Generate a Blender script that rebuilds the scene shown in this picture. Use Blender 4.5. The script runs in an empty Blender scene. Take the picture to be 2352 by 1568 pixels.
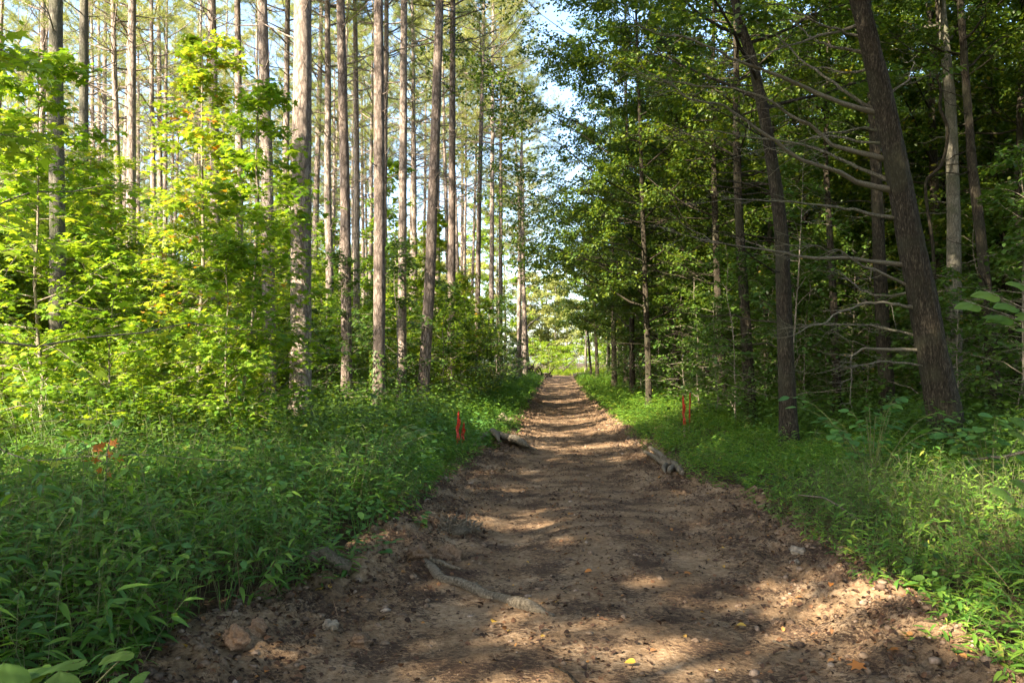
import bpy, math, random
import numpy as np
from mathutils import Vector

# ------------------------------------------------------------------ camera, sky, sun, exposure
scene = bpy.context.scene
COL = scene.collection
EYE = 1.62
F = 1829.0                      # focal length in units of a 2352 px wide picture (28 mm)
PITCH = math.atan(46.0 / F)     # horizon sits a little under the middle
cam = bpy.data.cameras.new('camera')
cam.lens = 28.0
cam.sensor_width = 36.0
cam.clip_start = 0.05
cam.clip_end = 1500.0
camo = bpy.data.objects.new('camera', cam)
COL.objects.link(camo)
camo.location = (0, 0, EYE)
camo.rotation_euler = (math.radians(90) + PITCH, 0, 0)
scene.camera = camo

SUN_AZ = np.array([-0.72, -0.69])         # towards the sun, on the ground plane (left, behind)
SUN_AZ = SUN_AZ / np.linalg.norm(SUN_AZ)
SUN_EL = math.radians(36)
sun_dir = Vector((SUN_AZ[0] * math.cos(SUN_EL), SUN_AZ[1] * math.cos(SUN_EL), math.sin(SUN_EL)))
sl = bpy.data.lights.new('sun', 'SUN')
sl.energy = 5.0
sl.angle = math.radians(0.53)
sl.color = (1.0, 0.88, 0.70)
so = bpy.data.objects.new('sun', sl)
COL.objects.link(so)
so.rotation_euler = sun_dir.to_track_quat('Z', 'Y').to_euler()
so.location = (-30, -20, 40)

world = bpy.data.worlds.new('World')
scene.world = world
world.use_nodes = True
wn = world.node_tree
wn.nodes.clear()
sky = wn.nodes.new('ShaderNodeTexSky')
sky.sky_type = 'NISHITA'
sky.sun_disc = False
sky.sun_elevation = SUN_EL
sky.sun_rotation = math.atan2(SUN_AZ[0], SUN_AZ[1])
sky.air_density = 1.0
sky.dust_density = 1.6
sky.ozone_density = 1.5
bg = wn.nodes.new('ShaderNodeBackground')
bg.inputs[1].default_value = 0.12
wo = wn.nodes.new('ShaderNodeOutputWorld')
wn.links.new(sky.outputs[0], bg.inputs[0])
wn.links.new(bg.outputs[0], wo.inputs[0])

scene.view_settings.view_transform = 'Standard'
scene.view_settings.look = 'None'
scene.view_settings.gamma = 1.0
scene.view_settings.exposure = 2.5
scene.cycles.max_bounces = 7
scene.cycles.diffuse_bounces = 4
scene.cycles.glossy_bounces = 2
scene.cycles.transmission_bounces = 4
scene.cycles.caustics_reflective = False
scene.cycles.caustics_refractive = False

PI = math.pi


def P(px, py, d):
    """point of the place seen at (px, py) of the 2352x1568 picture, at ground distance d"""
    rx, ry = (px - 1176) / F, (784 - py) / F
    fy = math.cos(PITCH) - ry * math.sin(PITCH)
    fz = math.sin(PITCH) + ry * math.cos(PITCH)
    return np.array([rx * d / fy, d, EYE + fz * d / fy])


def X(px, d):
    return (px - 1176) / F * d


# ------------------------------------------------------------------ noise
def _hash(ix, iy, s):
    h = (ix.astype(np.int64) * 374761393 + iy.astype(np.int64) * 668265263 + s * 974634777) & 0xffffffff
    h = ((h ^ (h >> 13)) * 1274126177) & 0xffffffff
    h = (h ^ (h >> 16)) & 0xffffff
    return h / float(0xffffff)


def vnoise(x, y, s=0):
    x = np.asarray(x, float); y = np.asarray(y, float)
    ix, iy = np.floor(x), np.floor(y)
    fx, fy = x - ix, y - iy
    fx = fx * fx * (3 - 2 * fx); fy = fy * fy * (3 - 2 * fy)
    a = _hash(ix, iy, s); b = _hash(ix + 1, iy, s); c = _hash(ix, iy + 1, s); d = _hash(ix + 1, iy + 1, s)
    return (a * (1 - fx) + b * fx) * (1 - fy) + (c * (1 - fx) + d * fx) * fy - 0.5


def fbm(x, y, s=0, octv=4, gain=0.5):
    v = 0; a = 1; f = 1.0
    for k in range(octv):
        v = v + a * vnoise(np.asarray(x) * f + 17.3 * k, np.asarray(y) * f - 9.1 * k, s + k)
        a *= gain; f *= 2.03
    return v


# ------------------------------------------------------------------ the lie of the land
LE_D = [-40, 0, 3.97, 5.13, 6.2, 8.4, 10.5, 12.7, 17.2, 26.6, 41.8, 58, 75]
LE_X = [-4.3, -1.95, -1.75, -1.45, -1.0, -0.95, -0.80, -0.55, 0.13, 0.49, 1.3, 2.3, 2.5]
RE_D = [-40, 0, 3.97, 5.13, 6.36, 8.6, 10.45, 17.2, 29, 58, 75]
RE_X = [0.0, 2.15, 2.29, 2.31, 2.45, 2.7, 2.35, 2.45, 3.0, 4.6, 6.4]


def left_edge(y):
    return np.interp(y, LE_D, LE_X)


def right_edge(y):
    return np.interp(y, RE_D, RE_X)


def off_road(x, y):
    """distance outside the track (negative inside)"""
    return np.maximum(left_edge(y) - x, x - right_edge(y))


def sstep(a, b, v):
    t = np.clip((np.asarray(v, float) - a) / (b - a), 0, 1)
    return t * t * (3 - 2 * t)


def H(x, y):
    x = np.asarray(x, float); y = np.asarray(y, float)
    o = off_road(x, y)
    left = x < (left_edge(y) + right_edge(y)) / 2
    bank = sstep(-0.25, 1.6, o) * np.where(left, 0.20, 0.10)
    rise = 0.32 * sstep(35, 70, y)
    far = 0.5 * fbm(x / 14, y / 14, 3, 3) * sstep(3, 14, o)
    berm = np.where(left, 0.11, 0.07) * np.exp(-((o - 0.05) / 0.28) ** 2) * (0.6 + 1.2 * vnoise(x * 0.9, y * 1.1, 8))
    rut = -0.035 * np.exp(-((o + 1.0) / 0.33) ** 2)
    lump = 0.05 * fbm(x * 1.1, y * 1.1, 5, 3) * sstep(-0.4, 0.6, o)
    return bank + rise + far + berm + rut + lump


# ------------------------------------------------------------------ mesh building
class MB:
    def __init__(s):
        s.v = []; s.f = []; s.n = 0

    def add(s, v, f):
        v = np.asarray(v, float).reshape(-1, 3)
        f = np.asarray(f, np.int64)
        if len(v) == 0:
            return
        s.v.append(v); s.f.append(f + s.n); s.n += len(v)

    def tube(s, pts, rad, sides=6, cap=True, rough=0.0, rng=None, bark=0.0, seed=0):
        pts = np.asarray(pts, float); rad = np.asarray(rad, float)
        n = len(pts)
        t = np.gradient(pts, axis=0)
        t /= np.linalg.norm(t, axis=1)[:, None] + 1e-9
        up = np.array([0, 0, 1.0]) if abs(t[0][2]) < 0.9 else np.array([1.0, 0, 0])
        u = np.cross(t[0], up); u /= np.linalg.norm(u)
        us = []
        for k in range(n):
            u = u - t[k] * np.dot(u, t[k]); u /= np.linalg.norm(u) + 1e-9
            us.append(u)
        us = np.array(us); ws = np.cross(t, us)
        a = np.arange(sides) * 2 * PI / sides
        R = rad[:, None] * np.ones((1, sides))
        if bark:
            L = np.concatenate([[0], np.cumsum(np.linalg.norm(np.diff(pts, axis=0), axis=1))])
            aa, ll = np.meshgrid(a, L)
            kx = 5.5 * np.maximum(rad[:, None] / 0.15, 0.4)
            cx_, cy_ = np.cos(aa) * kx, np.sin(aa) * kx
            nz_ = fbm(cx_ * 1.6 + ll * 0.35 + seed, cy_ * 1.6 + ll * 1.3, seed, 3, 0.6)
            n2_ = fbm(cx_ * 0.3 + seed * 3, cy_ * 0.3 + ll * 1.1, seed + 5, 2)
            R = R + bark * (-np.abs(nz_) * 2.2 + 0.5) + bark * 1.3 * n2_
        if rough and rng is not None:
            R = R * (1 + rough * (rng.random(R.shape) - 0.5))
        v = pts[:, None, :] + R[..., None] * (np.cos(a)[None, :, None] * us[:, None, :] + np.sin(a)[None, :, None] * ws[:, None, :])
        v = v.reshape(-1, 3)
        k = np.arange(n - 1)[:, None] * sides; j = np.arange(sides)[None, :]; j2 = (j + 1) % sides
        q = np.stack([k + j, k + j2, k + sides + j2, k + sides + j], -1).reshape(-1, 4)
        s.add(v, q)
        if cap:
            c = np.vstack([v[:sides], pts[0][None]]); jj = np.arange(sides)
            s.add(c, np.stack([(jj + 1) % sides, jj, np.full(sides, sides)], -1))
            c = np.vstack([v[-sides:], pts[-1][None]])
            s.add(c, np.stack([jj, (jj + 1) % sides, np.full(sides, sides)], -1))

    def mesh(s, name, mats, smooth=False):
        me = bpy.data.meshes.new(name)
        V = np.vstack(s.v)
        loops = np.concatenate([f.ravel() for f in s.f])
        tot = np.concatenate([np.full(len(f), f.shape[1]) for f in s.f])
        st = np.concatenate([[0], np.cumsum(tot)[:-1]])
        me.vertices.add(len(V)); me.vertices.foreach_set('co', V.ravel().astype(np.float32))
        me.loops.add(len(loops)); me.loops.foreach_set('vertex_index', loops.astype(np.int32))
        me.polygons.add(len(tot)); me.polygons.foreach_set('loop_start', st.astype(np.int32))
        if smooth:
            me.polygons.foreach_set('use_smooth', np.ones(len(tot), bool))
        for m in (mats if isinstance(mats, (list, tuple)) else [mats]):
            me.materials.append(m)
        me.update(calc_edges=True)
        return me

    def build(s, name, mat, parent=None, smooth=False):
        o = bpy.data.objects.new(name, s.mesh(name, mat, smooth))
        COL.objects.link(o)
        if parent is not None:
            o.parent = parent
        return o


def tag(o, label=None, cat=None, group=None, kind=None):
    if label: o['label'] = label
    if cat: o['category'] = cat
    if group: o['group'] = group
    if kind: o['kind'] = kind
    return o


def empty(name, loc=(0, 0, 0), rz=0.0):
    o = bpy.data.objects.new(name, None)
    o.empty_display_size = 0.2
    COL.objects.link(o)
    o.location = [float(c) for c in loc]
    o.rotation_euler = (0, 0, rz)
    return o


def copy_thing(src, loc, rz=0.0, sc=1.0, tilt=(0, 0), **kw):
    c = src.copy(); COL.objects.link(c)
    c.location = [float(k) for k in loc]; c.rotation_euler = (tilt[0], tilt[1], rz); c.scale = (sc, sc, sc) if np.isscalar(sc) else sc
    for ch in list(src.children):
        d = ch.copy(); COL.objects.link(d); d.parent = c
    tag(c, **kw)
    return c


def place(proto, used, loc, rz, sc, tilt=(0, 0), **kw):
    """first use moves the proto itself, later ones copy it"""
    if proto.name not in used:
        used[proto.name] = True
        proto.location = [float(k) for k in loc]; proto.rotation_euler = (tilt[0], tilt[1], rz)
        proto.scale = (sc, sc, sc) if np.isscalar(sc) else sc
        tag(proto, **kw)
        return proto
    return copy_thing(proto, loc, rz, sc, tilt, **kw)


# leaf outlines: y along the leaf, z is its face
def leaf_rhomb():
    v = [(0, 0, 0), (0.36, 0.42, 0.05), (0, 1, -0.06), (-0.36, 0.42, 0.05)]
    return np.array(v, float), np.array([(0, 1, 2), (0, 2, 3)])


def leaf_oval(w=0.36, fold=0.05, droop=0.12):
    ys = [0.0, 0.12, 0.35, 0.62, 0.85, 1.0]
    ws = [0.0, 0.62, 1.0, 0.86, 0.42, 0.0]
    v = []; f = []
    for y, q in zip(ys, ws):
        z = -droop * y * y
        v += [(-w * q, y, z + fold * q), (0, y, z), (w * q, y, z + fold * q)]
    for k in range(len(ys) - 1):
        a = 3 * k
        f += [(a, a + 1, a + 4, a + 3), (a + 1, a + 2, a + 5, a + 4)]
    return np.array(v), np.array(f)


def leaf_heart():
    ys = [-0.10, 0.0, 0.10, 0.3, 0.52, 0.72, 0.88, 1.0]
    ws = [0.55, 0.86, 1.0, 1.0, 0.84, 0.55, 0.24, 0.0]
    ins = [0.28, 0.03, 0, 0, 0, 0, 0, 0]
    w = 0.44; v = []; f = []
    for k, (y, q) in enumerate(zip(ys, ws)):
        z = -0.22 * max(y, 0) ** 2
        jag = 0.03 * (-1) ** k
        v += [(-w * q - jag * q, y, z + 0.05 * q - 0.03 * (k % 2)), (-w * q * 0.5 - ins[k] * .1, y + 0.02, z + 0.035), (0, max(y, 0.0), z), (w * q * 0.5 + ins[k] * .1, y + 0.02, z + 0.035), (w * q + jag * q, y, z + 0.05 * q - 0.03 * (k % 2))]
    for k in range(len(ys) - 1):
        for j in range(4):
            a = 5 * k + j
            f.append((a, a + 1, a + 6, a + 5))
    return np.array(v, float), np.array(f)


def leaf_star():
    """five pointed lobes, like a sweetgum or maple"""
    out = [(0, 0), (0.20, 0.10), (0.50, 0.04), (0.30, 0.30), (0.56, 0.58), (0.20, 0.56), (0, 1.0),
           (-0.20, 0.56), (-0.56, 0.58), (-0.30, 0.30), (-0.50, 0.04), (-0.20, 0.10)]
    v = [(0, 0.34, 0)] + [(a, b, -0.20 * (a * a + (b - .34) ** 2) + (0.03 if k % 2 else 0)) for k, (a, b) in enumerate(out)]
    n = len(out)
    return np.array(v, float), np.array([(0, 1 + k, 1 + (k + 1) % n) for k in range(n)])


def leaf_lance():
    ys = [0.0, 0.25, 0.6, 1.0]
    ws = [0.25, 1.0, 0.8, 0.0]
    w = 0.125; v = []; f = []
    for y, q in zip(ys, ws):
        z = -0.30 * y * y
        v += [(-w * q, y, z + 0.035 * q), (0, y, z), (w * q, y, z + 0.035 * q)]
    for k in range(3):
        a = 3 * k
        f += [(a, a + 1, a + 4, a + 3), (a + 1, a + 2, a + 5, a + 4)]
    return np.array(v), np.array(f)


def leaf_blade():
    v = [(0, 0, 0), (0.115, 0.4, 0.02), (0, 1, -0.22), (-0.115, 0.4, 0.02)]
    return np.array(v, float), np.array([(0, 1, 2), (0, 2, 3)])


def leaf_big():
    """large heart-shaped leaf with sunken side veins and a toothed rim"""
    ny, nx = 22, 6
    v = []; f = []
    for i in range(ny + 1):
        t = i / ny
        y = -0.12 + 1.12 * t
        w = 0.50 * (math.sin(PI * min(1, t * 1.0) ** 0.62) ** 0.75 if 0 < t < 1 else 0.0) * (1 - 0.25 * t)
        if i % 2 and 0 < i < ny: w *= 1.045
        for j in range(-nx, nx + 1):
            q = j / nx
            x = w * q
            lobe = -0.10 * abs(q) * (1 - t) ** 3 + (0.10 * (1 - abs(q)) ** 2) * (1 - t) ** 6
            vein = 0.014 * abs(math.sin((y * 1.0 + abs(x) * -0.75) * 21)) * min(1, abs(q) * 3)
            z = 0.10 * abs(x) ** 1.2 - 0.20 * max(y, 0) ** 2 - 0.28 * x * x * 1.6 + vein - 0.012 * math.exp(-(q * 6) ** 2) + 0.02 * math.sin(9 * y + 3 * q)
            v.append((x, y + lobe, z))
    W = 2 * nx + 1
    for i in range(ny):
        for j in range(2 * nx):
            a = i * W + j
            f.append((a, a + 1, a + W + 1, a + W))
    return np.array(v), np.array(f)


def scatter(mb, tpl, pos, dirs, nrm, size):
    tv, tf = tpl
    pos = np.asarray(pos, float); n = len(pos)
    if n == 0:
        return
    y = dirs / (np.linalg.norm(dirs, axis=1)[:, None] + 1e-9)
    x = np.cross(y, nrm); x /= np.linalg.norm(x, axis=1)[:, None] + 1e-9
    z = np.cross(x, y)
    s = np.asarray(size, float) * np.ones(n)
    V = pos[:, None, :] + s[:, None, None] * (tv[None, :, 0:1] * x[:, None, :] + tv[None, :, 1:2] * y[:, None, :] + tv[None, :, 2:3] * z[:, None, :])
    k = len(tv)
    Fc = tf[None] + (np.arange(n) * k)[:, None, None]
    mb.add(V.reshape(-1, 3), Fc.reshape(-1, tf.shape[1]))


def unit_rand(rng, n):
    a = rng.normal(size=(n, 3))
    return a / np.linalg.norm(a, axis=1)[:, None]


# ------------------------------------------------------------------ materials
def new_mat(name):
    m = bpy.data.materials.new(name)
    m.use_nodes = True
    nt = m.node_tree
    nt.nodes.clear()
    out = nt.nodes.new('ShaderNodeOutputMaterial')
    return m, nt, out


def ramp(nt, stops, src=None, interp='LINEAR'):
    r = nt.nodes.new('ShaderNodeValToRGB')
    r.color_ramp.interpolation = interp
    e = r.color_ramp.elements
    while len(e) < len(stops):
        e.new(0.5)
    for k, (p, c) in enumerate(stops):
        e[k].position = p; e[k].color = (*c, 1) if len(c) == 3 else c
    if src is not None:
        nt.links.new(src, r.inputs[0])
    return r


def leaf_mat(name, stops, trans, tcol, rough=0.45, spec=0.35):
    """thin leaf: reflection plus light let through; each leaf its own tint"""
    m, nt, out = new_mat(name)
    g = nt.nodes.new('ShaderNodeNewGeometry')
    oi = nt.nodes.new('ShaderNodeObjectInfo')
    mix = nt.nodes.new('ShaderNodeMath'); mix.operation = 'MULTIPLY_ADD'
    nt.links.new(oi.outputs['Random'], mix.inputs[0]); mix.inputs[1].default_value = 0.30
    sc = nt.nodes.new('ShaderNodeMath'); sc.operation = 'MULTIPLY'; sc.inputs[1].default_value = 0.75
    nt.links.new(g.outputs['Random Per Island'], sc.inputs[0])
    nt.links.new(sc.outputs[0], mix.inputs[2])
    r = ramp(nt, stops, mix.outputs[0])
    p = nt.nodes.new('ShaderNodeBsdfPrincipled')
    nt.links.new(r.outputs[0], p.inputs['Base Color'])
    p.inputs['Roughness'].default_value = rough
    p.inputs['Specular IOR Level'].default_value = spec
    t = nt.nodes.new('ShaderNodeBsdfTranslucent')
    mc = nt.nodes.new('ShaderNodeMixRGB'); mc.blend_type = 'MULTIPLY'; mc.inputs[0].default_value = 1.0
    nt.links.new(r.outputs[0], mc.inputs[1]); mc.inputs[2].default_value = (*tcol, 1)
    nt.links.new(mc.outputs[0], t.inputs[0])
    ms = nt.nodes.new('ShaderNodeMixShader'); ms.inputs[0].default_value = trans
    nt.links.new(p.outputs[0], ms.inputs[1]); nt.links.new(t.outputs[0], ms.inputs[2])
    nt.links.new(ms.outputs[0], out.inputs[0])
    return m


def bark_mat(name, dark, mid, light, sx=26, sz=3.2, bump=0.9, moss=None, crack=0.22):
    m, nt, out = new_mat(name)
    tc = nt.nodes.new('ShaderNodeTexCoord')
    oi = nt.nodes.new('ShaderNodeObjectInfo')
    ad = nt.nodes.new('ShaderNodeVectorMath'); ad.operation = 'ADD'
    cb = nt.nodes.new('ShaderNodeCombineXYZ')
    mu = nt.nodes.new('ShaderNodeMath'); mu.operation = 'MULTIPLY'; mu.inputs[1].default_value = 37.0
    nt.links.new(oi.outputs['Random'], mu.inputs[0])
    for k in range(3): nt.links.new(mu.outputs[0], cb.inputs[k])
    nt.links.new(tc.outputs['Object'], ad.inputs[0]); nt.links.new(cb.outputs[0], ad.inputs[1])
    mp = nt.nodes.new('ShaderNodeMapping'); mp.inputs['Scale'].default_value = (sx, sx, sz)
    nt.links.new(ad.outputs[0], mp.inputs[0])
    vo = nt.nodes.new('ShaderNodeTexVoronoi'); vo.feature = 'DISTANCE_TO_EDGE'; vo.inputs['Scale'].default_value = 1.0
    nz0 = nt.nodes.new('ShaderNodeTexNoise'); nz0.inputs['Scale'].default_value = 1.3; nz0.inputs['Detail'].default_value = 4
    nt.links.new(mp.outputs[0], nz0.inputs['Vector'])
    mixv = nt.nodes.new('ShaderNodeMixRGB'); mixv.inputs[0].default_value = 0.62
    nt.links.new(mp.outputs[0], mixv.inputs[1]); nt.links.new(nz0.outputs['Color'], mixv.inputs[2])
    nt.links.new(mixv.outputs[0], vo.inputs['Vector'])
    nz = nt.nodes.new('ShaderNodeTexNoise'); nz.inputs['Scale'].default_value = 2.2; nz.inputs['Detail'].default_value = 8; nz.inputs['Roughness'].default_value = 0.7
    nt.links.new(mp.outputs[0], nz.inputs['Vector'])
    h = nt.nodes.new('ShaderNodeMath'); h.operation = 'MULTIPLY_ADD'
    cr = ramp(nt, [(0.0, (0, 0, 0)), (0.22, (1, 1, 1))], vo.outputs['Distance'])
    nt.links.new(cr.outputs[0], h.inputs[0]); h.inputs[1].default_value = crack
    nzs = nt.nodes.new('ShaderNodeMath'); nzs.operation = 'MULTIPLY'; nzs.inputs[1].default_value = 1.08 - crack
    nt.links.new(nz.outputs['Fac'], nzs.inputs[0]); nt.links.new(nzs.outputs[0], h.inputs[2])
    col = ramp(nt, [(0.36, dark), (0.56, mid), (0.76, light)], h.outputs[0])
    # larger patches of lichen / flaking
    nb = nt.nodes.new('ShaderNodeTexNoise'); nb.inputs['Scale'].default_value = 2.6; nb.inputs['Detail'].default_value = 5
    nt.links.new(ad.outputs[0], nb.inputs['Vector'])
    pr = ramp(nt, [(0.48, (0, 0, 0)), (0.66, (1, 1, 1))], nb.outputs['Fac'])
    mx = nt.nodes.new('ShaderNodeMixRGB'); mx.inputs[2].default_value = (*(moss or tuple(c * 0.82 for c in mid)), 1)
    pm = nt.nodes.new('ShaderNodeMath'); pm.operation = 'MULTIPLY'; pm.inputs[1].default_value = 0.55
    nt.links.new(pr.outputs[0], pm.inputs[0]); nt.links.new(pm.outputs[0], mx.inputs[0])
    nt.links.new(col.outputs[0], mx.inputs[1])
    p = nt.nodes.new('ShaderNodeBsdfPrincipled')
    nt.links.new(mx.outputs[0], p.inputs['Base Color'])
    p.inputs['Roughness'].default_value = 0.9
    p.inputs['Specular IOR Level'].default_value = 0.2
    bp = nt.nodes.new('ShaderNodeBump'); bp.inputs['Strength'].default_value = bump; bp.inputs['Distance'].default_value = 0.025
    nt.links.new(h.outputs[0], bp.inputs['Height']); nt.links.new(bp.outputs[0], p.inputs['Normal'])
    nt.links.new(p.outputs[0], out.inputs[0])
    return m


def soil_mat(name, stops, litter, lit_amt, scale=1.0):
    m, nt, out = new_mat(name)
    tc = nt.nodes.new('ShaderNodeTexCoord')
    n1 = nt.nodes.new('ShaderNodeTexNoise'); n1.inputs['Scale'].default_value = 1.3 * scale; n1.inputs['Detail'].default_value = 8; n1.inputs['Roughness'].default_value = 0.65
    n2 = nt.nodes.new('ShaderNodeTexNoise'); n2.inputs['Scale'].default_value = 22 * scale; n2.inputs['Detail'].default_value = 6; n2.inputs['Roughness'].default_value = 0.7
    n3 = nt.nodes.new('ShaderNodeTexNoise'); n3.inputs['Scale'].default_value = 2.2 * scale; n3.inputs['Detail'].default_value = 3
    for n in (n1, n2, n3): nt.links.new(tc.outputs['Object'], n.inputs['Vector'])
    a = nt.nodes.new('ShaderNodeMath'); a.operation = 'MULTIPLY_ADD'; a.inputs[1].default_value = 0.5
    nt.links.new(n1.outputs['Fac'], a.inputs[0])
    b = nt.nodes.new('ShaderNodeMath'); b.operation = 'MULTIPLY'; b.inputs[1].default_value = 0.5
    nt.links.new(n2.outputs['Fac'], b.inputs[0]); nt.links.new(b.outputs[0], a.inputs[2])
    col = ramp(nt, stops, a.outputs[0])
    # broken dark needles and leaf bits lying in the soil
    vo = nt.nodes.new('ShaderNodeTexNoise'); vo.inputs['Scale'].default_value = 46 * scale; vo.inputs['Detail'].default_value = 3; vo.inputs['Roughness'].default_value = 0.8
    mp = nt.nodes.new('ShaderNodeMapping'); mp.inputs['Scale'].default_value = (0.6, 1.0, 1.0); mp.inputs['Rotation'].default_value = (0, 0, 0.5)
    nt.links.new(tc.outputs['Object'], mp.inputs[0]); nt.links.new(mp.outputs[0], vo.inputs['Vector'])
    s = nt.nodes.new('ShaderNodeMath'); s.operation = 'MULTIPLY_ADD'; s.inputs[1].default_value = 0.55
    nt.links.new(n3.outputs['Fac'], s.inputs[0])
    vs = nt.nodes.new('ShaderNodeMath'); vs.operation = 'MULTIPLY'; vs.inputs[1].default_value = 0.6
    nt.links.new(vo.outputs['Fac'], vs.inputs[0]); nt.links.new(vs.outputs[0], s.inputs[2])
    lr = ramp(nt, [(0.56, (0, 0, 0)), (0.64, (1, 1, 1))], s.outputs[0])
    la = nt.nodes.new('ShaderNodeMath'); la.operation = 'MULTIPLY'; la.inputs[1].default_value = lit_amt
    nt.links.new(lr.outputs[0], la.inputs[0])
    mx = nt.nodes.new('ShaderNodeMixRGB'); mx.inputs[2].default_value = (*litter, 1)
    nt.links.new(la.outputs[0], mx.inputs[0]); nt.links.new(col.outputs[0], mx.inputs[1])
    p = nt.nodes.new('ShaderNodeBsdfPrincipled')
    nt.links.new(mx.outputs[0], p.inputs['Base Color'])
    p.inputs['Roughness'].default_value = 0.95; p.inputs['Specular IOR Level'].default_value = 0.15
    hh = nt.nodes.new('ShaderNodeMath'); hh.operation = 'MULTIPLY_ADD'; hh.inputs[1].default_value = 0.5
    nt.links.new(vo.outputs['Fac'], hh.inputs[0]); nt.links.new(n2.outputs['Fac'], hh.inputs[2])
    bp = nt.nodes.new('ShaderNodeBump'); bp.inputs['Strength'].default_value = 0.8; bp.inputs['Distance'].default_value = 0.03
    nt.links.new(hh.outputs[0], bp.inputs['Height']); nt.links.new(bp.outputs[0], p.inputs['Normal'])
    nt.links.new(p.outputs[0], out.inputs[0])
    return m


def bit_mat(name, stops, rough=0.85):
    """dead leaves, stones: each piece its own tint"""
    m, nt, out = new_mat(name)
    g = nt.nodes.new('ShaderNodeNewGeometry')
    r = ramp(nt, stops, g.outputs['Random Per Island'])
    tc = nt.nodes.new('ShaderNodeTexCoord')
    n = nt.nodes.new('ShaderNodeTexNoise'); n.inputs['Scale'].default_value = 60; n.inputs['Detail'].default_value = 5
    nt.links.new(tc.outputs['Object'], n.inputs['Vector'])
    rr = ramp(nt, [(0.3, (0.6, 0.6, 0.6)), (0.7, (1.15, 1.15, 1.15))], n.outputs['Fac'])
    mx = nt.nodes.new('ShaderNodeMixRGB'); mx.blend_type = 'MULTIPLY'; mx.inputs[0].default_value = 1
    nt.links.new(r.outputs[0], mx.inputs[1]); nt.links.new(rr.outputs[0], mx.inputs[2])
    p = nt.nodes.new('ShaderNodeBsdfPrincipled')
    nt.links.new(mx.outputs[0], p.inputs['Base Color'])
    p.inputs['Roughness'].default_value = rough; p.inputs['Specular IOR Level'].default_value = 0.2
    nt.links.new(p.outputs[0], out.inputs[0])
    return m


M = {}
M['bark_pine'] = bark_mat('pine_bark', (0.085, 0.062, 0.048), (0.26, 0.205, 0.165), (0.48, 0.395, 0.325), 30, 9, 0.9)
M['bark_brown'] = bark_mat('dark_pine_bark', (0.045, 0.033, 0.025), (0.170, 0.130, 0.103), (0.36, 0.29, 0.24), 30, 9, 0.9)
M['bark_grey'] = bark_mat('grey_bark', (0.050, 0.045, 0.032), (0.15, 0.135, 0.098), (0.34, 0.305, 0.24), 38, 9, 0.9, moss=(0.09, 0.10, 0.05), crack=0.10)
M['bark_cedar'] = bark_mat('shaggy_brown_bark', (0.008, 0.006, 0.004), (0.038, 0.030, 0.019), (0.17, 0.138, 0.092), 30, 6, 1.4, moss=(0.05, 0.05, 0.027), crack=0.06)
M['bark_thin'] = bark_mat('sapling_bark', (0.09, 0.075, 0.05), (0.24, 0.20, 0.145), (0.42, 0.37, 0.29), 60, 12, 0.5)
M['deadwood'] = bark_mat('dead_wood', (0.070, 0.060, 0.040), (0.20, 0.175, 0.125), (0.36, 0.315, 0.23), 70, 12, 0.8, crack=0.04)
M['log'] = bark_mat('weathered_wood', (0.055, 0.042, 0.028), (0.19, 0.155, 0.108), (0.37, 0.31, 0.22), 26, 26, 1.0, crack=0.04)
M['star'] = leaf_mat('yellow_green_star_leaf', [(0.0, (0.075, 0.18, 0.014)), (0.45, (0.175, 0.295, 0.020)), (0.8, (0.25, 0.35, 0.030)), (0.985, (0.34, 0.36, 0.035)), (1.0, (0.48, 0.22, 0.03))], 0.50, (1.75, 1.5, 0.8))
M['decid'] = leaf_mat('green_leaf', [(0.0, (0.034, 0.075, 0.014)), (0.5, (0.070, 0.128, 0.016)), (0.97, (0.160, 0.205, 0.018)), (1.0, (0.32, 0.24, 0.03))], 0.42, (1.8, 1.6, 0.7))
M['pale'] = leaf_mat('haze_paled_leaf', [(0.0, (0.20, 0.26, 0.07)), (0.6, (0.36, 0.38, 0.11)), (1.0, (0.50, 0.42, 0.16))], 0.40, (1.4, 1.35, 1.0))  # far foliage lightened: the glow of sunlit haze is put into the colour
M['round'] = leaf_mat('round_green_leaf', [(0.0, (0.055, 0.150, 0.035)), (0.6, (0.100, 0.230, 0.050)), (1.0, (0.18, 0.30, 0.04))], 0.38, (1.6, 1.5, 0.7), 0.5)
M['bigleaf'] = leaf_mat('big_soft_leaf', [(0.0, (0.085, 0.185, 0.035)), (1.0, (0.14, 0.235, 0.045))], 0.40, (1.5, 1.4, 0.7), 0.6, 0.2)
M['grass'] = leaf_mat('stiltgrass_leaf', [(0.0, (0.038, 0.115, 0.022)), (0.5, (0.100, 0.220, 0.032)), (0.93, (0.21, 0.34, 0.042)), (1.0, (0.28, 0.27, 0.05))], 0.40, (1.5, 1.4, 0.7), 0.42, 0.3)
M['low'] = leaf_mat('undergrowth_leaf', [(0.0, (0.038, 0.088, 0.018)), (0.6, (0.078, 0.150, 0.022)), (0.96, (0.12, 0.20, 0.03)), (1.0, (0.30, 0.20, 0.04))], 0.40, (1.7, 1.5, 0.7))
M['needle'] = leaf_mat('pine_needle', [(0.0, (0.14, 0.19, 0.045)), (0.6, (0.26, 0.31, 0.070)), (1.0, (0.42, 0.34, 0.12))], 0.35, (1.5, 1.4, 0.8), 0.5)
M['stem'] = leaf_mat('green_stem', [(0.0, (0.13, 0.16, 0.05)), (1.0, (0.22, 0.20, 0.09))], 0.15, (1.2, 1.2, 0.8))
M['dirt'] = soil_mat('packed_dirt', [(0.32, (0.080, 0.047, 0.025)), (0.50, (0.235, 0.150, 0.082)), (0.66, (0.42, 0.30, 0.185))], (0.052, 0.031, 0.020), 0.9)
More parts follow.
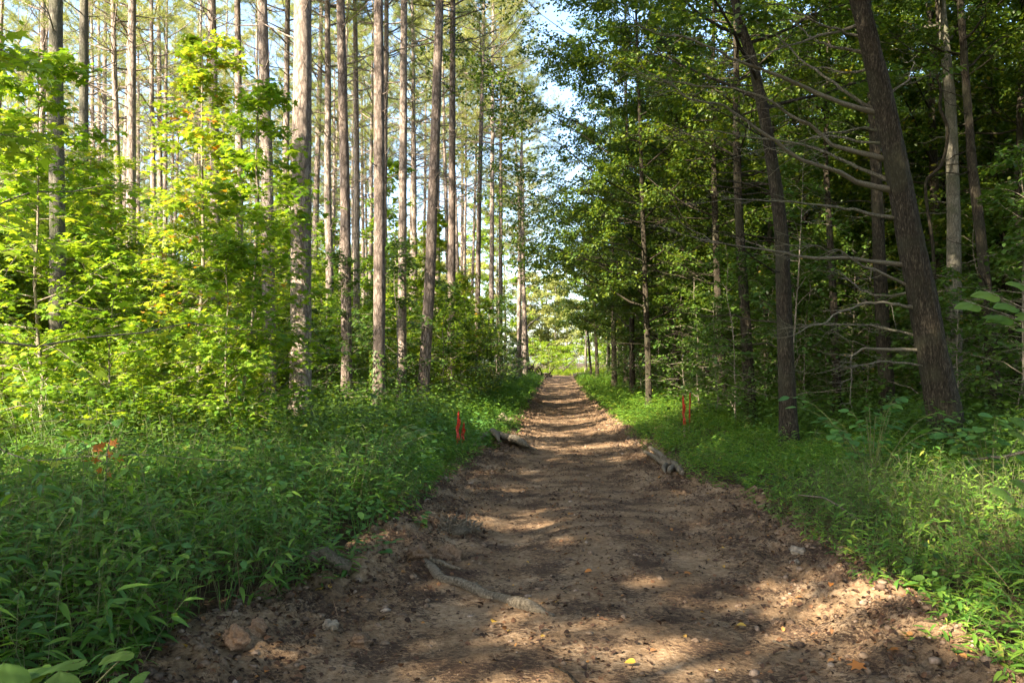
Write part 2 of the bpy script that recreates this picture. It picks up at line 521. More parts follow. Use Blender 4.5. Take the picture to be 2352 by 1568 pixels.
M['floor'] = soil_mat('leaf_litter_soil', [(0.30, (0.035, 0.024, 0.015)), (0.52, (0.095, 0.062, 0.036)), (0.7, (0.17, 0.11, 0.06))], (0.03, 0.02, 0.012), 0.8)
M['deadleaf'] = bit_mat('dead_leaf', [(0.0, (0.030, 0.018, 0.012)), (0.6, (0.085, 0.045, 0.027)), (0.92, (0.19, 0.095, 0.045)), (0.985, (0.36, 0.17, 0.05)), (1.0, (0.50, 0.33, 0.06))])
M['drybit'] = bit_mat('dry_needle', [(0.0, (0.05, 0.028, 0.018)), (0.6, (0.14, 0.08, 0.048)), (1.0, (0.34, 0.23, 0.14))])
M['clod0'] = bit_mat('dirt_clod', [(0.0, (0.09, 0.058, 0.038)), (0.8, (0.23, 0.16, 0.105)), (0.97, (0.28, 0.20, 0.14)), (1.0, (0.36, 0.28, 0.21))])
M['clod'] = soil_mat('crumbly_clod', [(0.30, (0.10, 0.060, 0.036)), (0.50, (0.26, 0.17, 0.105)), (0.68, (0.42, 0.30, 0.20))], (0.07, 0.04, 0.025), 0.8, 2.5)
M['stone'] = bit_mat('pale_stone', [(0.0, (0.20, 0.15, 0.10)), (1.0, (0.30, 0.24, 0.17))])
M['clay'] = soil_mat('orange_clay', [(0.30, (0.22, 0.12, 0.07)), (0.50, (0.40, 0.24, 0.14)), (0.68, (0.54, 0.36, 0.22))], (0.12, 0.06, 0.035), 0.5, 2.5)
M['yellow'] = leaf_mat('yellow_fallen_leaf', [(0.0, (0.60, 0.40, 0.06)), (1.0, (0.62, 0.36, 0.05))], 0.3, (1.2, 1.1, 0.8))
M['orange'] = leaf_mat('orange_fallen_leaf', [(0.0, (0.48, 0.17, 0.035)), (1.0, (0.50, 0.20, 0.04))], 0.3, (1.2, 1.0, 0.8))
M['lath'] = bit_mat('orange_red_paint', [(0.0, (0.50, 0.048, 0.022)), (1.0, (0.56, 0.06, 0.028))], 0.6)
M['rawlath'] = bit_mat('bare_lath_wood', [(0.0, (0.42, 0.33, 0.20)), (1.0, (0.48, 0.38, 0.24))])
M['tape'] = leaf_mat('orange_red_flagging', [(0.0, (0.70, 0.05, 0.03)), (1.0, (0.72, 0.07, 0.03))], 0.2, (1.0, 1.0, 1.0), 0.3)

# ------------------------------------------------------------------ ground and track
def sheet(name, xs, ys, zf, mat):
    Xg, Yg = np.meshgrid(xs, ys)
    Z = zf(Xg, Yg)
    v = np.stack([Xg, Yg, Z], -1).reshape(-1, 3)
    nx, ny = len(xs), len(ys)
    a = (np.arange(ny - 1)[:, None] * nx + np.arange(nx - 1)[None]).ravel()
    mb = MB(); mb.add(v, np.stack([a, a + 1, a + nx + 1, a + nx], -1))
    return mb.build(name, mat, smooth=True)


def sp(a, b, step0, grow, lim):
    out = [a]; st = step0
    while out[-1] < b:
        out.append(out[-1] + st); st = min(st * grow, lim)
    return np.array(out)


xs = sp(0, 400, 0.16, 1.02, 14); xs = np.concatenate([-xs[:0:-1], xs])
ys = np.concatenate([-sp(0, 250, 0.25, 1.06, 14)[:0:-1], sp(0, 450, 0.12, 1.012, 12)])


def zground(x, y):
    o = off_road(x, y)
    return H(x, y) + 0.07 * fbm(x * 2.4, y * 2.4, 11, 3) * sstep(0.1, 0.8, o) - 0.14 * sstep(0.35, -0.15, o) * (y < 76)


tag(sheet('ground', xs, ys, zground, M['floor']), kind='structure')

# track: a sheet across the way, finer near the camera; its margins dive under the verge
vrows = np.concatenate([-sp(0, 40, 0.08, 1.05, 1.0)[:0:-1], sp(0, 74, 0.022, 1.0048, 0.5)])
NU = 210
uu = np.linspace(-0.28, 1.28, NU)
Yg = np.repeat(vrows[:, None], NU, 1)
Lx, Rx = left_edge(Yg), right_edge(Yg)
jag = 0.25 * fbm(Yg * 1.3, Yg * 0 + 3.0, 21, 3)
Xg = Lx + (Rx - Lx) * uu[None] + jag * 0.0
o = off_road(Xg, Yg)
edge = np.exp(-((o + 0.05) / 0.55) ** 2)
zz = H(Xg, Yg) + 0.004
zz += fbm(Xg * 1.6, Yg * 1.6, 31, 3) * 0.009 + fbm(Xg * 8, Yg * 8, 33, 4, 0.6) * (0.011 + 0.075 * edge)
zz += np.abs(fbm(Xg * 26, Yg * 26, 35, 2)) * (0.012 + 0.045 * edge)
# faint lug marks pressed across the wheel lines
lug = np.sin(Yg * 34 + 3 * vnoise(Xg * 2, Yg * 0.7, 40) * 3) * 0.0012 * (np.exp(-((o + 1.05) / 0.35) ** 2))
zz += lug - 0.30 * sstep(0.30, 0.75, o) + 0.03 * sstep(-0.1, 0.2, o)
v = np.stack([Xg, Yg, zz], -1).reshape(-1, 3)
a = (np.arange(len(vrows) - 1)[:, None] * NU + np.arange(NU - 1)[None]).ravel()
mb = MB(); mb.add(v, np.stack([a, a + 1, a + NU + 1, a + NU], -1))
tag(mb.build('dirt_track', M['dirt'], smooth=True), kind='structure')

# ------------------------------------------------------------------ trees
def wob(rng, n, amp):
    k = rng.normal(size=(n, 2)).cumsum(0) * amp
    return k - k[0]


def smooth_path(pts, n):
    pts = np.asarray(pts, float)
    t = np.linspace(0, 1, len(pts)); tt = np.linspace(0, 1, n)
    out = np.stack([np.interp(tt, t, pts[:, k]) for k in range(pts.shape[1])], -1)
    for _ in range(2):
        out[1:-1] = 0.25 * out[:-2] + 0.5 * out[1:-1] + 0.25 * out[2:]
    return out


def branch_path(rng, p0, az, up, L, n=7, curve=0.25, wig=0.06):
    d = np.array([math.cos(az) * math.cos(up), math.sin(az) * math.cos(up), math.sin(up)])
    t = np.linspace(0, 1, n)[:, None]
    pts = p0 + d * t * L
    pts[:, 2] += (t[:, 0] ** 2) * curve * L
    w = rng.normal(size=(n, 3)) * wig * L / n; w[0] = 0
    return pts + w.cumsum(0)


def pine_parts(name, seed, Hh, r0, crown, lean=(0, 0), path=None, deadn=26, needles=1.0, barkm=None, sides=14):
    """pine_tree > trunk, dead_branches, needle_crown"""
    rng = np.random.default_rng(seed)
    root = empty(name)
    n = 22
    z = np.linspace(-0.15, Hh, n)
    pts = np.zeros((n, 3)); pts[:, 2] = z
    if path is None:
        w = wob(rng, n, 0.012)
        pts[:, :2] = w + np.outer(z / Hh, lean) * Hh
    else:
        pts[:, :2] = path(z)
    t = np.clip(z / Hh, 0, 1)
    rad = r0 * (1 - 0.62 * t - 0.30 * t ** 4) + r0 * 0.35 * np.exp(-np.maximum(z, 0) / 0.28)
    nr = 260 if sides > 12 else 60
    pf = smooth_path(pts, nr); rf = np.interp(np.linspace(0, 1, nr), np.linspace(0, 1, n), rad)
    mb = MB()
    if sides > 12: mb.tube(pf, rf, 26, bark=0.007, seed=seed)
    else: mb.tube(pf, rf, sides, rough=0.07, rng=rng)

    def at(h):
        return np.array([np.interp(h, z, pts[:, 0]), np.interp(h, z, pts[:, 1]), h]), np.interp(h, z, rad)
    db = mb
    for k in range(deadn):
        h = 2.6 + (crown + 1.5 - 2.6) * rng.random() ** 0.7
        p, r = at(h)
        frac = (h - 2.5) / (crown - 2.5)
        L = (0.25 + 2.0 * frac * rng.random() ** 0.8) * (0.6 + 0.6 * rng.random())
        az = rng.random() * 2 * PI
        bp = branch_path(rng, p, az, rng.uniform(-0.15, 0.45), L, 7, rng.uniform(-0.1, 0.35))
        rr = 0.011 + 0.009 * L
        db.tube(bp, np.linspace(rr, 0.004, 7), 4, cap=False)
        for q in range(int(L * 2.2)):
            i = rng.integers(2, 6)
            b2 = branch_path(rng, bp[i], az + rng.normal() * 0.9, rng.uniform(-0.3, 0.6), L * rng.uniform(0.15, 0.4), 4)
            db.tube(b2, np.linspace(rr * 0.5, 0.003, 4), 3, cap=False)
    nb = MB(); tp = []; td = []
    nl = int(46 * needles)
    for k in range(nl):
        h = crown + (Hh - crown) * (k + rng.random()) / nl
        p, r = at(h)
        u = (h - crown) / (Hh - crown)
        L = (3.0 * (1 - u) ** 0.7 + 0.5) * rng.uniform(0.6, 1.1)
        az = k * 2.4 + rng.normal() * 0.4
        bp = branch_path(rng, p, az, rng.uniform(0.05, 0.45) + 0.4 * u, L, 8, 0.18)
        db.tube(bp, np.linspace(0.012 + 0.008 * L, 0.005, 8), 4, cap=False)
        for q in range(int(5 + 3 * L)):
            i = rng.integers(2, 8)
            b2 = branch_path(rng, bp[i], az + rng.normal() * 0.9, rng.uniform(-0.2, 0.7), L * rng.uniform(0.12, 0.35), 4)
            db.tube(b2, np.linspace(0.006, 0.003, 4), 3, cap=False)
            for g in (1, 2, 3):
                tp.append(b2[g]); td.append(b2[g] - b2[g - 1])
        tp.append(bp[-1]); td.append(bp[-1] - bp[-2])
    tp = np.array(tp); td = np.array(td); td /= np.linalg.norm(td, axis=1)[:, None] + 1e-9
    K = 26
    pos = np.repeat(tp, K, 0) + rng.normal(size=(len(tp) * K, 3)) * 0.03
    dd = np.repeat(td, K, 0) * 0.7 + unit_rand(rng, len(tp) * K) * 1.0 + np.array([0, 0, 0.15])
    tpl = (np.array([(-0.022, 0, 0), (0.022, 0, 0), (0.0, 1, -0.08)], float), np.array([(0, 1, 2)]))
    scatter(nb, tpl, pos, dd, unit_rand(rng, len(pos)), rng.uniform(0.16, 0.26, len(pos)))
    mb.build('trunk', barkm or M['bark_pine'], root, smooth=True)
    nb.build('crown', M['needle'], root)
    return root


def decid_parts(name, seed, Hh, r0, base, spread, barkm, leafm, n_limb=26, leaf=0.085, dens=1.0, path=None, trunk_top=0.97, shape='rhomb', bias=None, rise=0.35, deadlow=0):
    """broadleaf_tree > trunk, limbs, foliage"""
    rng = np.random.default_rng(seed)
    root = empty(name)
    n = 18
    z = np.linspace(-0.2, Hh * trunk_top, n)
    pts = np.zeros((n, 3)); pts[:, 2] = z
    if path is None:
        pts[:, :2] = wob(rng, n, 0.045)
    else:
        pts[:, :2] = path(z)
    t = np.clip(z / Hh, 0, 1)
    rad = r0 * (1 - 0.85 * t) + r0 * 0.4 * np.exp(-np.maximum(z, 0) / 0.25)
    nr = 200
    pf = smooth_path(pts, nr); rf = np.interp(np.linspace(0, 1, nr), np.linspace(0, 1, n), rad)
    mb = MB(); mb.tube(pf, rf, 20, bark=0.009, seed=seed)
    lb = mb; fb = MB(); ap = []; ad = []
    for k in range(deadlow):
        h = rng.uniform(1.3, base + 3.5)
        p = np.array([np.interp(h, z, pts[:, 0]), np.interp(h, z, pts[:, 1]), h])
        L = rng.uniform(0.6, 2.6); az = 3.14 + rng.normal() * 0.9
        bp = branch_path(rng, p, az, rng.uniform(0.0, 0.5), L, 9, rng.uniform(-0.15, 0.2), 0.22)
        lb.tube(bp, np.linspace(0.016, 0.004, 9), 5, cap=False)
        for q in range(int(3 * L)):
            b2 = branch_path(rng, bp[rng.integers(2, 8)], az + rng.normal() * 0.8, rng.uniform(-0.4, 0.5), L * rng.uniform(0.12, 0.4), 5, 0, 0.25)
            lb.tube(b2, np.linspace(0.006, 0.002, 5), 3, cap=False)
    for k in range(n_limb):
        u = (k + rng.random()) / n_limb
        h = base + (Hh * 0.95 - base) * u
        p = np.array([np.interp(h, z, pts[:, 0]), np.interp(h, z, pts[:, 1]), h]); r = np.interp(h, z, rad)
        az = k * 2.4 + rng.normal() * 0.5
        L = spread * (0.55 + 0.45 * math.sin(PI * min(1, 0.25 + u * 0.75))) * rng.uniform(0.55, 1.1)
        if bias is not None:
            L *= 1 + bias[1] * math.cos(az - bias[0])
        bp = branch_path(rng, p, az, rng.uniform(rise - 0.3, rise + 0.3), L, 8, rng.uniform(-0.05, 0.2), 0.12)
        lb.tube(bp, np.linspace(max(0.012, r * 0.42), 0.006, 8), 5, cap=False)
        for q in range(int(7 * dens) + 2):
            i = rng.integers(2, 8); L2 = L * rng.uniform(0.18, 0.42)
            a2 = az + rng.choice([-1, 1]) * rng.uniform(0.3, 1.2)
            b2 = branch_path(rng, bp[i], a2, rng.uniform(-0.25, 0.5), L2, 6, -0.05, 0.15)
            lb.tube(b2, np.linspace(0.010, 0.004, 6), 3, cap=False)
            for w in range(5):
                j = rng.integers(1, 6)
                b3 = branch_path(rng, b2[j], a2 + rng.normal() * 0.9, rng.uniform(-0.4, 0.4), L2 * rng.uniform(0.25, 0.6), 5, -0.1, 0.2)
                for g in range(1, 5):
                    ap.append(b3[g]); ad.append(b3[g] - b3[g - 1])
    ap = np.array(ap); ad = np.array(ad); ad /= np.linalg.norm(ad, axis=1)[:, None] + 1e-9
    K = max(1, int(round(4.2 * dens)))
    m = len(ap) * K
    pos = np.repeat(ap, K, 0) + rng.normal(size=(m, 3)) * 0.07
    dd = np.repeat(ad, K, 0) + unit_rand(rng, m) * 0.8 + np.array([0, 0, -0.25])
    nn = unit_rand(rng, m) * 0.75 + np.array([0, 0, 1.0])
    tpl = {'rhomb': leaf_rhomb, 'star': leaf_star, 'oval': leaf_oval}[shape]()
    scatter(fb, tpl, pos, dd, nn, rng.uniform(0.7, 1.25, m) * leaf)
    mb.build('trunk', barkm, root, smooth=True)
    fb.build('crown', leafm, root)
    return root


def sapling_parts(name, seed, Hh, r0, spread, leafm, shape='star', leaf=0.11, base=0.35, tiers=26, path=None, barkm=None, per=6, bias=None):
    """young_tree > stem, twigs, foliage; leaves held in flat tiers"""
    rng = np.random.default_rng(seed)
    root = empty(name)
    n = 14
    z = np.linspace(-0.1, Hh, n)
    pts = np.zeros((n, 3)); pts[:, 2] = z
    pts[:, :2] = wob(rng, n, 0.035) if path is None else path(z)
    rad = r0 * (1 - 0.9 * np.clip(z / Hh, 0, 1)) + 0.002
    mb = MB(); mb.tube(smooth_path(pts, 30), np.interp(np.linspace(0, 1, 30), np.linspace(0, 1, n), rad), 7)
    tw = mb; fb = MB(); ap = []; ad = []
    for k in range(tiers):
        u = (k + rng.random() * 0.8) / tiers
        h = base + (Hh - base) * u
        p = np.array([np.interp(h, z, pts[:, 0]), np.interp(h, z, pts[:, 1]), h])
        L = spread * (1 - 0.72 * u) * rng.uniform(0.55, 1.15)
        az = k * 2.4 + rng.normal() * 0.4
        if bias is not None:
            L *= 1 + bias[1] * math.cos(az - bias[0])
        bp = branch_path(rng, p, az, rng.uniform(-0.1, 0.85), L, 8, rng.uniform(-0.35, 0.05), 0.16)
        tw.tube(bp, np.linspace(0.004 + 0.004 * L, 0.002, 8), 4, cap=False)
        for i in range(2, 8):
            ap.append(bp[i]); ad.append(bp[i] - bp[i - 1])
        for q in range(per):
            i = rng.integers(2, 7)
            b2 = branch_path(rng, bp[i], az + rng.choice([-1, 1]) * rng.uniform(0.4, 1.1), rng.uniform(-0.3, 0.5), L * rng.uniform(0.2, 0.55), 6, -0.12, 0.16)
            tw.tube(b2, np.linspace(0.004, 0.0015, 6), 3, cap=False)
            for g in range(1, 6):
                ap.append(b2[g]); ad.append(b2[g] - b2[g - 1])
    ap = np.array(ap); ad = np.array(ad); ad /= np.linalg.norm(ad, axis=1)[:, None] + 1e-9
    K = 2; m = len(ap) * K
    side = np.where(np.arange(m) % 2 == 0, 1.0, -1.0)[:, None]
    dd = np.repeat(ad, K, 0); perp = np.cross(dd, [0, 0, 1.0]) * side
    pos = np.repeat(ap, K, 0) + perp * leaf * 0.35 + rng.normal(size=(m, 3)) * 0.045
    dd = dd * 0.5 + perp * 0.9 + unit_rand(rng, m) * 0.45 + np.array([0, 0, -0.2])
    nn = unit_rand(rng, m) * 0.62 + np.array([0, 0, 1.0])
    tpl = {'rhomb': leaf_rhomb, 'star': leaf_star, 'oval': leaf_oval, 'heart': leaf_heart}[shape]()
    scatter(fb, tpl, pos, dd, nn, rng.uniform(0.45, 1.25, m) * leaf)
    mb.build('stem', barkm or M['bark_thin'], root, smooth=True)
    fb.build('foliage', leafm, root)
    return root


USED = {}
# --- pines that stand out one by one along the left side: (px base, px at picture top, distance, diameter, label)
def px_path(points, d, x0, lean_y=0.0):
    """trunk course through picture points, standing at distance d, relative to its base"""
    w = np.array([P(a, b, d) for a, b in points])
    order = np.argsort(w[:, 2]); w = w[order]
    s = (w[-1, 0] - w[-2, 0]) / (w[-1, 2] - w[-2, 2])

    def f(z):
        zz_ = z + f.z0
        xx = np.interp(zz_, w[:, 2], w[:, 0])
        xx = np.where(zz_ > w[-1, 2], w[-1, 0] + (zz_ - w[-1, 2]) * s * 0.6, xx)
        return np.stack([xx - x0, z * lean_y], -1)
    f.z0 = 0.0
    return f


LEFT = [
    ([(135, 1010), (132, 600), (128, 0)], 16.0, 0.33, 'bark_grey', 'mossy grey trunk dappled with light, leftmost large trunk whose foot shows beside the grass'),
    ([(192, 940), (192, 400), (193, 0)], 19.5, 0.27, 'bark_grey', 'straight grey shaded trunk just right of the mossy dappled trunk'),
    ([(300, 900), (302, 300), (304, 0)], 23.5, 0.31, 'bark_pine', 'tall tan trunk rising behind the left side of the leafy sapling thicket'),
    ([(497, 900), (494, 400), (486, 0)], 21.0, 0.30, 'bark_pine', 'brightly sunlit pale trunk behind the tall slender sapling, with a short upward branch stub'),
    ([(548, 900), (550, 400), (545, 0)], 24.0, 0.27, 'bark_pine', 'narrow trunk between two brightly sunlit trunks, partly hidden by leaves'),
    ([(620, 950), (614, 400), (602, 0)], 20.0, 0.35, 'bark_pine', 'thick sunlit trunk, next to the left of the widest trunk'),
    ([(690, 1010), (692, 500), (696, 0)], 15.2, 0.42, 'bark_pine', 'widest straight pine trunk with reddish flaky bark rising from the roadside grass'),
    ([(797, 980), (794, 500), (782, 0)], 19.5, 0.275, 'bark_brown', 'slim brown pine, first trunk right of the widest one'),
    ([(818, 930), (820, 400), (815, 0)], 27.0, 0.24, 'bark_pine', 'very pale sunlit trunk close behind the slim brown pine'),
    ([(870, 985), (872, 500), (869, 0)], 18.6, 0.29, 'bark_brown', 'pine trunk wrapped in dark vine at its foot, two right of the widest trunk'),
    ([(922, 960), (925, 500), (928, 0)], 21.5, 0.255, 'bark_pine', 'slender pine with its foot in sunlight, left of the leaning pine'),
    ([(968, 960), (985, 700), (1000, 300), (1010, 0)], 21.0, 0.31, 'bark_brown', 'pine leaning to the right as it rises, base bowed and sunlit'),
    ([(1036, 930), (1038, 500), (1040, 0)], 25.0, 0.27, 'bark_brown', 'last straight pine before the red-orange stakes at the left verge'),
    ([(1095, 900), (1100, 500), (1112, 0)], 35.0, 0.26, 'bark_brown', 'thin dark pine with many bare branches reaching over the track'),
    ([(1127, 900), (1130, 500), (1133, 0)], 40.0, 0.29, 'bark_pine', 'thin pine standing second from the far end of the left tree row'),
    ([(1149, 890), (1150, 500), (1151, 0)], 45.0, 0.30, 'bark_brown', 'farthest dark pine of the left row, foot hidden in a bush'),
]
fixed = []
for k, (pp, d, dia, bk, lab) in enumerate(LEFT):
    x0 = P(pp[0][0], pp[0][1], d)[0]
    z0 = float(H(x0, d))
    f = px_path(pp, d, x0); f.z0 = z0
    t = pine_parts('pine_tree', 100 + k, 21.5 + (k * 1.7) % 4, dia / 2, 12.0 + (k * 1.3) % 3, path=f, deadn=34, barkm=M[bk], needles=1.7)
    t.location = (x0, d, z0)
    tag(t, lab, 'pine tree', 'tall pines lining the left of the track')
    fixed.append((x0, d))

# --- the crowd of pines behind, copied from a few kinds
protos_p = [pine_parts('pine_tree', 300 + k, 20 + k * 1.2, 0.125 + 0.012 * (k % 3), 10.5 + 0.7 * (k % 4), lean=(0.01 * (k - 2), 0.004 * k), deadn=46, sides=8, needles=(0.42 if k < 3 else 0.9)) for k in range(6)]
rng = np.random.default_rng(7)
cand = []
for y in np.arange(22, 92, 3.3):
    for x in np.arange(-64, 6, 2.9):
        xx, yy = x + rng.uniform(-1.0, 1.0), y + rng.uniform(-1.2, 1.2)
        if xx > left_edge(yy) - 2.2 or xx < -0.70 * yy - 2: continue
        if min((xx - a) ** 2 + (yy - b) ** 2 for a, b in fixed) < 2.2 ** 2: continue
        if yy > 56 and xx > -18: continue
        if rng.random() < 0.30: continue
        cand.append((xx, yy))
for xx, yy in cand:
    edge_ = xx > left_edge(yy) - 5
    k = rng.integers(0, 3) if (yy < 42 or xx < -25) else rng.integers(3, 6)
    lab = ('pine with bare twiggy limbs in the deep rows behind the left sapling thicket' if not edge_ else 'pale pine along the far part of the left track edge, branches reaching over the track')
    place(protos_p[k], USED, (xx, yy, H(xx, yy)), rng.random() * 6.28, rng.uniform(0.85, 1.12), (rng.normal() * 0.012, rng.normal() * 0.012),
          label=lab, cat='pine tree', group='pines in the deep rows' if not edge_ else 'far pines along the track edge')
for k, (yy, oo, lab) in enumerate([(49, 1.3, 'pine at the left track edge with long low branches over the far track'), (55, 1.2, 'pine just beyond the farthest dark pine, hanging over the far track'), (62, 1.1, 'pale pine at the left corner of the clearing'), (70, 1.5, 'last pine of the left edge, standing in the clearing light')]):
    xx = float(left_edge(yy)) - oo
    place(protos_p[3 + k % 3], USED, (xx, yy, H(xx, yy)), k * 1.3, (1.25, 1.25, 0.84), label=lab, cat='pine tree', group='far pines along the track edge')
# unseen pines added left of the frame to dapple the trunks with shade
for xx, yy in [(-17.5, 6.5), (-22, 5), (-20.5, 9)]:
    k = rng.integers(3, 6)
    place(protos_p[k], USED, (xx, yy, H(xx, yy)), rng.random() * 6.28, rng.uniform(0.9, 1.1), label='unseen pine added left of the camera to cast dappled shade', cat='pine tree', group='pines added out of view for shade')

# ------------------------------------------------------------------ left thicket of saplings
protos_s = [sapling_parts('sapling', 500 + k, 2.9 + 0.75 * k, 0.014 + 0.0035 * k, 1.25 + 0.12 * k, M['star'], 'star', 0.105 if k % 2 else 0.09, 0.25, 40 + 8 * k, per=6) for k in range(5)]
# the tall slender one in front
x0 = X(463, 13.5)
f = px_path([(461, 1010), (455, 800), (468, 600), (463, 300), (466, 60)], 13.5, x0); f.z0 = float(H(x0, 13.5))
t = sapling_parts('sapling', 560, 7.0, 0.045, 1.7, M['star'], 'star', 0.11, 0.7, 70, path=f, per=7)
t.location = (x0, 13.5, f.z0)
tag(t, 'tall slender sapling with pale dappled stem and star-shaped yellow-green leaves', 'sapling')
# off the left border, reaching in
t = sapling_parts('sapling', 561, 5.4, 0.04, 2.4, M['star'], 'star', 0.125, 1.0, 26, per=7, bias=(0.2, 0.35))
t.location = (-5.7, 7.4, float(H(-5.7, 7.4)))
tag(t, 'sapling off the left border whose large-leaved branches reach into the upper left', 'sapling')
rng = np.random.default_rng(17)
pts = []
for _ in range(6000):
    yy = 10.5 + 34 * rng.random() ** 1.15
    xx = rng.uniform(-0.72 * yy - 1, left_edge(yy) - 1.9)
    fr = xx / yy
    # thick on the far left, thinner and set back towards the track
    if fr > -0.33 and yy < 19.5: continue
    if -0.20 < fr and yy < 24: continue
    if min([(xx - a) ** 2 + (yy - b) ** 2 for a, b in fixed]) < 0.5: continue
    lim = 0.82 if yy < 18 else (1.25 if yy < 30 else 1.8)
    if pts and min((xx - a) ** 2 + (yy - b) ** 2 for a, b in pts) < lim ** 2: continue
    pts.append((xx, yy))
    if len(pts) >= 225: break
for xx, yy in pts:
    fr = xx / yy
    k = int(rng.integers(0, 5))
    if fr > -0.28: k = int(rng.integers(0, 3))
    sv = xx * 0.69 - yy * 0.72
    small = False
    for q in (6, 7, 9, 10, 11):
        tx, ty = fixed[q]
        al = (xx - tx) * SUN_AZ[0] + (yy - ty) * SUN_AZ[1]
        pe = abs((xx - tx) * SUN_AZ[1] - (yy - ty) * SUN_AZ[0])
        if 0 < al < 8 and pe < (1.7 if q == 6 else 1.2): small = True
    if small: k = 0
    front = yy < 16
    place(protos_s[k], USED, (xx, yy, H(xx, yy)), rng.random() * 6.28, rng.uniform(0.8, 1.2) * (0.9 if fr > -0.28 else 1.0) * (0.55 if small else 1.0) , (rng.normal() * 0.04, rng.normal() * 0.04),
          label='yellow-green star-leaved sapling in the dense sunlit thicket under the left pines' if front else 'star-leaved sapling growing deeper among the left pine trunks',
          cat='sapling', group='saplings in the sunlit thicket' if front else 'saplings deeper among the pines')

protos_u = [sapling_parts('understory_tree', 580 + k, 6.2 + 1.2 * k, 0.035, 2.2, M['star'], 'star' if k < 2 else 'rhomb', 0.15, 0.5, 64, per=7) for k in range(3)]
pu = []
for _ in range(5000):
    yy = rng.uniform(25, 86); xx = rng.uniform(-0.66 * yy, left_edge(yy) - 3.4)
    if min([(xx - a) ** 2 + (yy - b) ** 2 for a, b in fixed]) < 1.0: continue
    if yy > 48 and xx > -7: continue
    if yy > 70: continue
    if pu and min((xx - a) ** 2 + (yy - b) ** 2 for a, b in pu) < 3.1 ** 2: continue
    pu.append((xx, yy))
    if len(pu) >= 130: break
for xx, yy in pu:
    k = int(rng.integers(0, 3))
    place(protos_u[k], USED, (xx, yy, H(xx, yy)), rng.random() * 6.28, rng.uniform(0.65, 1.1), (rng.normal() * 0.04, rng.normal() * 0.04),
          label='slim bright green understory tree glimpsed behind the left pine trunks', cat='tree', group='understory trees behind the left pines')

# ------------------------------------------------------------------ right side: named trunks
def px_trunk(name, pp, d, dia, top, base, spread, bark, label, seed, group='trees of the dark right-hand wood', nl=20, leaf=0.10, cat='tree', lean_y=0.0, bias=None):
    x0 = P(pp[0][0], pp[0][1], d)[0]; z0 = float(H(x0, d))
    f = px_path(pp, d, x0, lean_y); f.z0 = z0
    t = decid_parts(name, seed, top, dia / 2, base, spread, M[bark], M['decid'], nl, leaf, 1.25 if nl > 25 else 0.9, path=f, bias=bias, deadlow=18 if d < 30 else 8)
    t.location = (x0, d, z0)
    tag(t, label, cat, group)
    fixed.append((x0, d))
    return t


px_trunk('broadleaf_tree', [(1813, 1050), (1808, 900), (1800, 700), (1795, 520), (1770, 350), (1740, 180), (1690, 20)], 13.4, 0.29, 13, 5.6, 3.2, 'bark_cedar', 'dark rough trunk at the grassy right verge, bending left higher up', 701)
px_trunk('broadleaf_tree', [(2040, 950), (2030, 800), (2020, 600), (2008, 300), (1990, 0)], 17.5, 0.33, 17, 8.5, 3.4, 'bark_cedar', 'straight trunk half hidden behind the big leaning tree', 702)
px_trunk('broadleaf_tree', [(1724, 925), (1710, 700), (1700, 560), (1692, 350), (1690, 0)], 18.5, 0.27, 15, 5.5, 3.2, 'bark_cedar', 'slender brown trunk right of the two right-hand stakes', 703)
px_trunk('broadleaf_tree', [(1662, 900), (1650, 700), (1642, 500), (1636, 200), (1640, 0)], 22, 0.24, 15, 5.0, 3.2, 'bark_cedar', 'thin dark trunk rising above the two right-hand stakes', 704)
px_trunk('broadleaf_tree', [(1925, 950), (1912, 650), (1895, 350), (1908, 0)], 20.5, 0.22, 15, 7.5, 3.0, 'bark_cedar', 'dark narrow trunk seen through the dead branches of the leaning tree', 705)
px_trunk('broadleaf_tree', [(2190, 980), (2192, 700), (2190, 500), (2185, 260), (2160, 0)], 17.8, 0.37, 16, 8.5, 3.6, 'bark_grey', 'pale grey trunk with a dark winding vine, right of the big leaning tree', 706)
px_trunk('broadleaf_tree', [(2290, 960), (2268, 700), (2250, 520), (2232, 380), (2205, 0)], 16.8, 0.27, 15, 7.5, 3.0, 'bark_cedar', 'sun-flecked trunk leaning left near the right border', 707)
px_trunk('broadleaf_tree', [(2335, 960), (2335, 600), (2342, 300), (2348, 0)], 19.0, 0.25, 15, 6.5, 3.2, 'bark_cedar', 'dark trunk at the very right border', 708)
px_trunk('broadleaf_tree', [(1555, 880), (1545, 600), (1540, 300), (1530, 0)], 27, 0.24, 15, 3.2, 4.4, 'bark_cedar', 'shaded trunk left of the two right-hand stakes, deep in the leaves', 709, bias=(3.14, 0.2), nl=30)
px_trunk('broadleaf_tree', [(1452, 870), (1450, 600), (1440, 300), (1435, 0)], 32, 0.24, 17, 2.4, 4.6, 'bark_cedar', 'leafy tree at the right track edge whose crown overhangs the track', 710, nl=34, bias=(3.14, 0.2))
px_trunk('broadleaf_tree', [(1411, 865), (1409, 740), (1405, 500)], 42, 0.30, 15, 2.6, 4.0, 'bark_cedar', 'dark trunk on the right where the track nears the clearing', 711, nl=22)
px_trunk('broadleaf_tree', [(1372, 862), (1368, 760), (1362, 600)], 52, 0.26, 13, 3.6, 3.4, 'bark_cedar', 'second trunk from the clearing on the right of the track', 712)
px_trunk('broadleaf_tree', [(1358, 860), (1352, 790), (1345, 700)], 56, 0.16, 11, 4.2, 2.4, 'bark_cedar', 'very thin trunk nearest the clearing on the right of the track', 713, nl=10)
px_trunk('broadleaf_tree', [(1490, 860), (1480, 600), (1470, 300), (1460, 0)], 24, 0.20, 14.5, 2.6, 4.6, 'bark_cedar', 'leaning tree with low drooping leafy limbs over the right verge', 714, nl=36, bias=(3.14, 0.3))

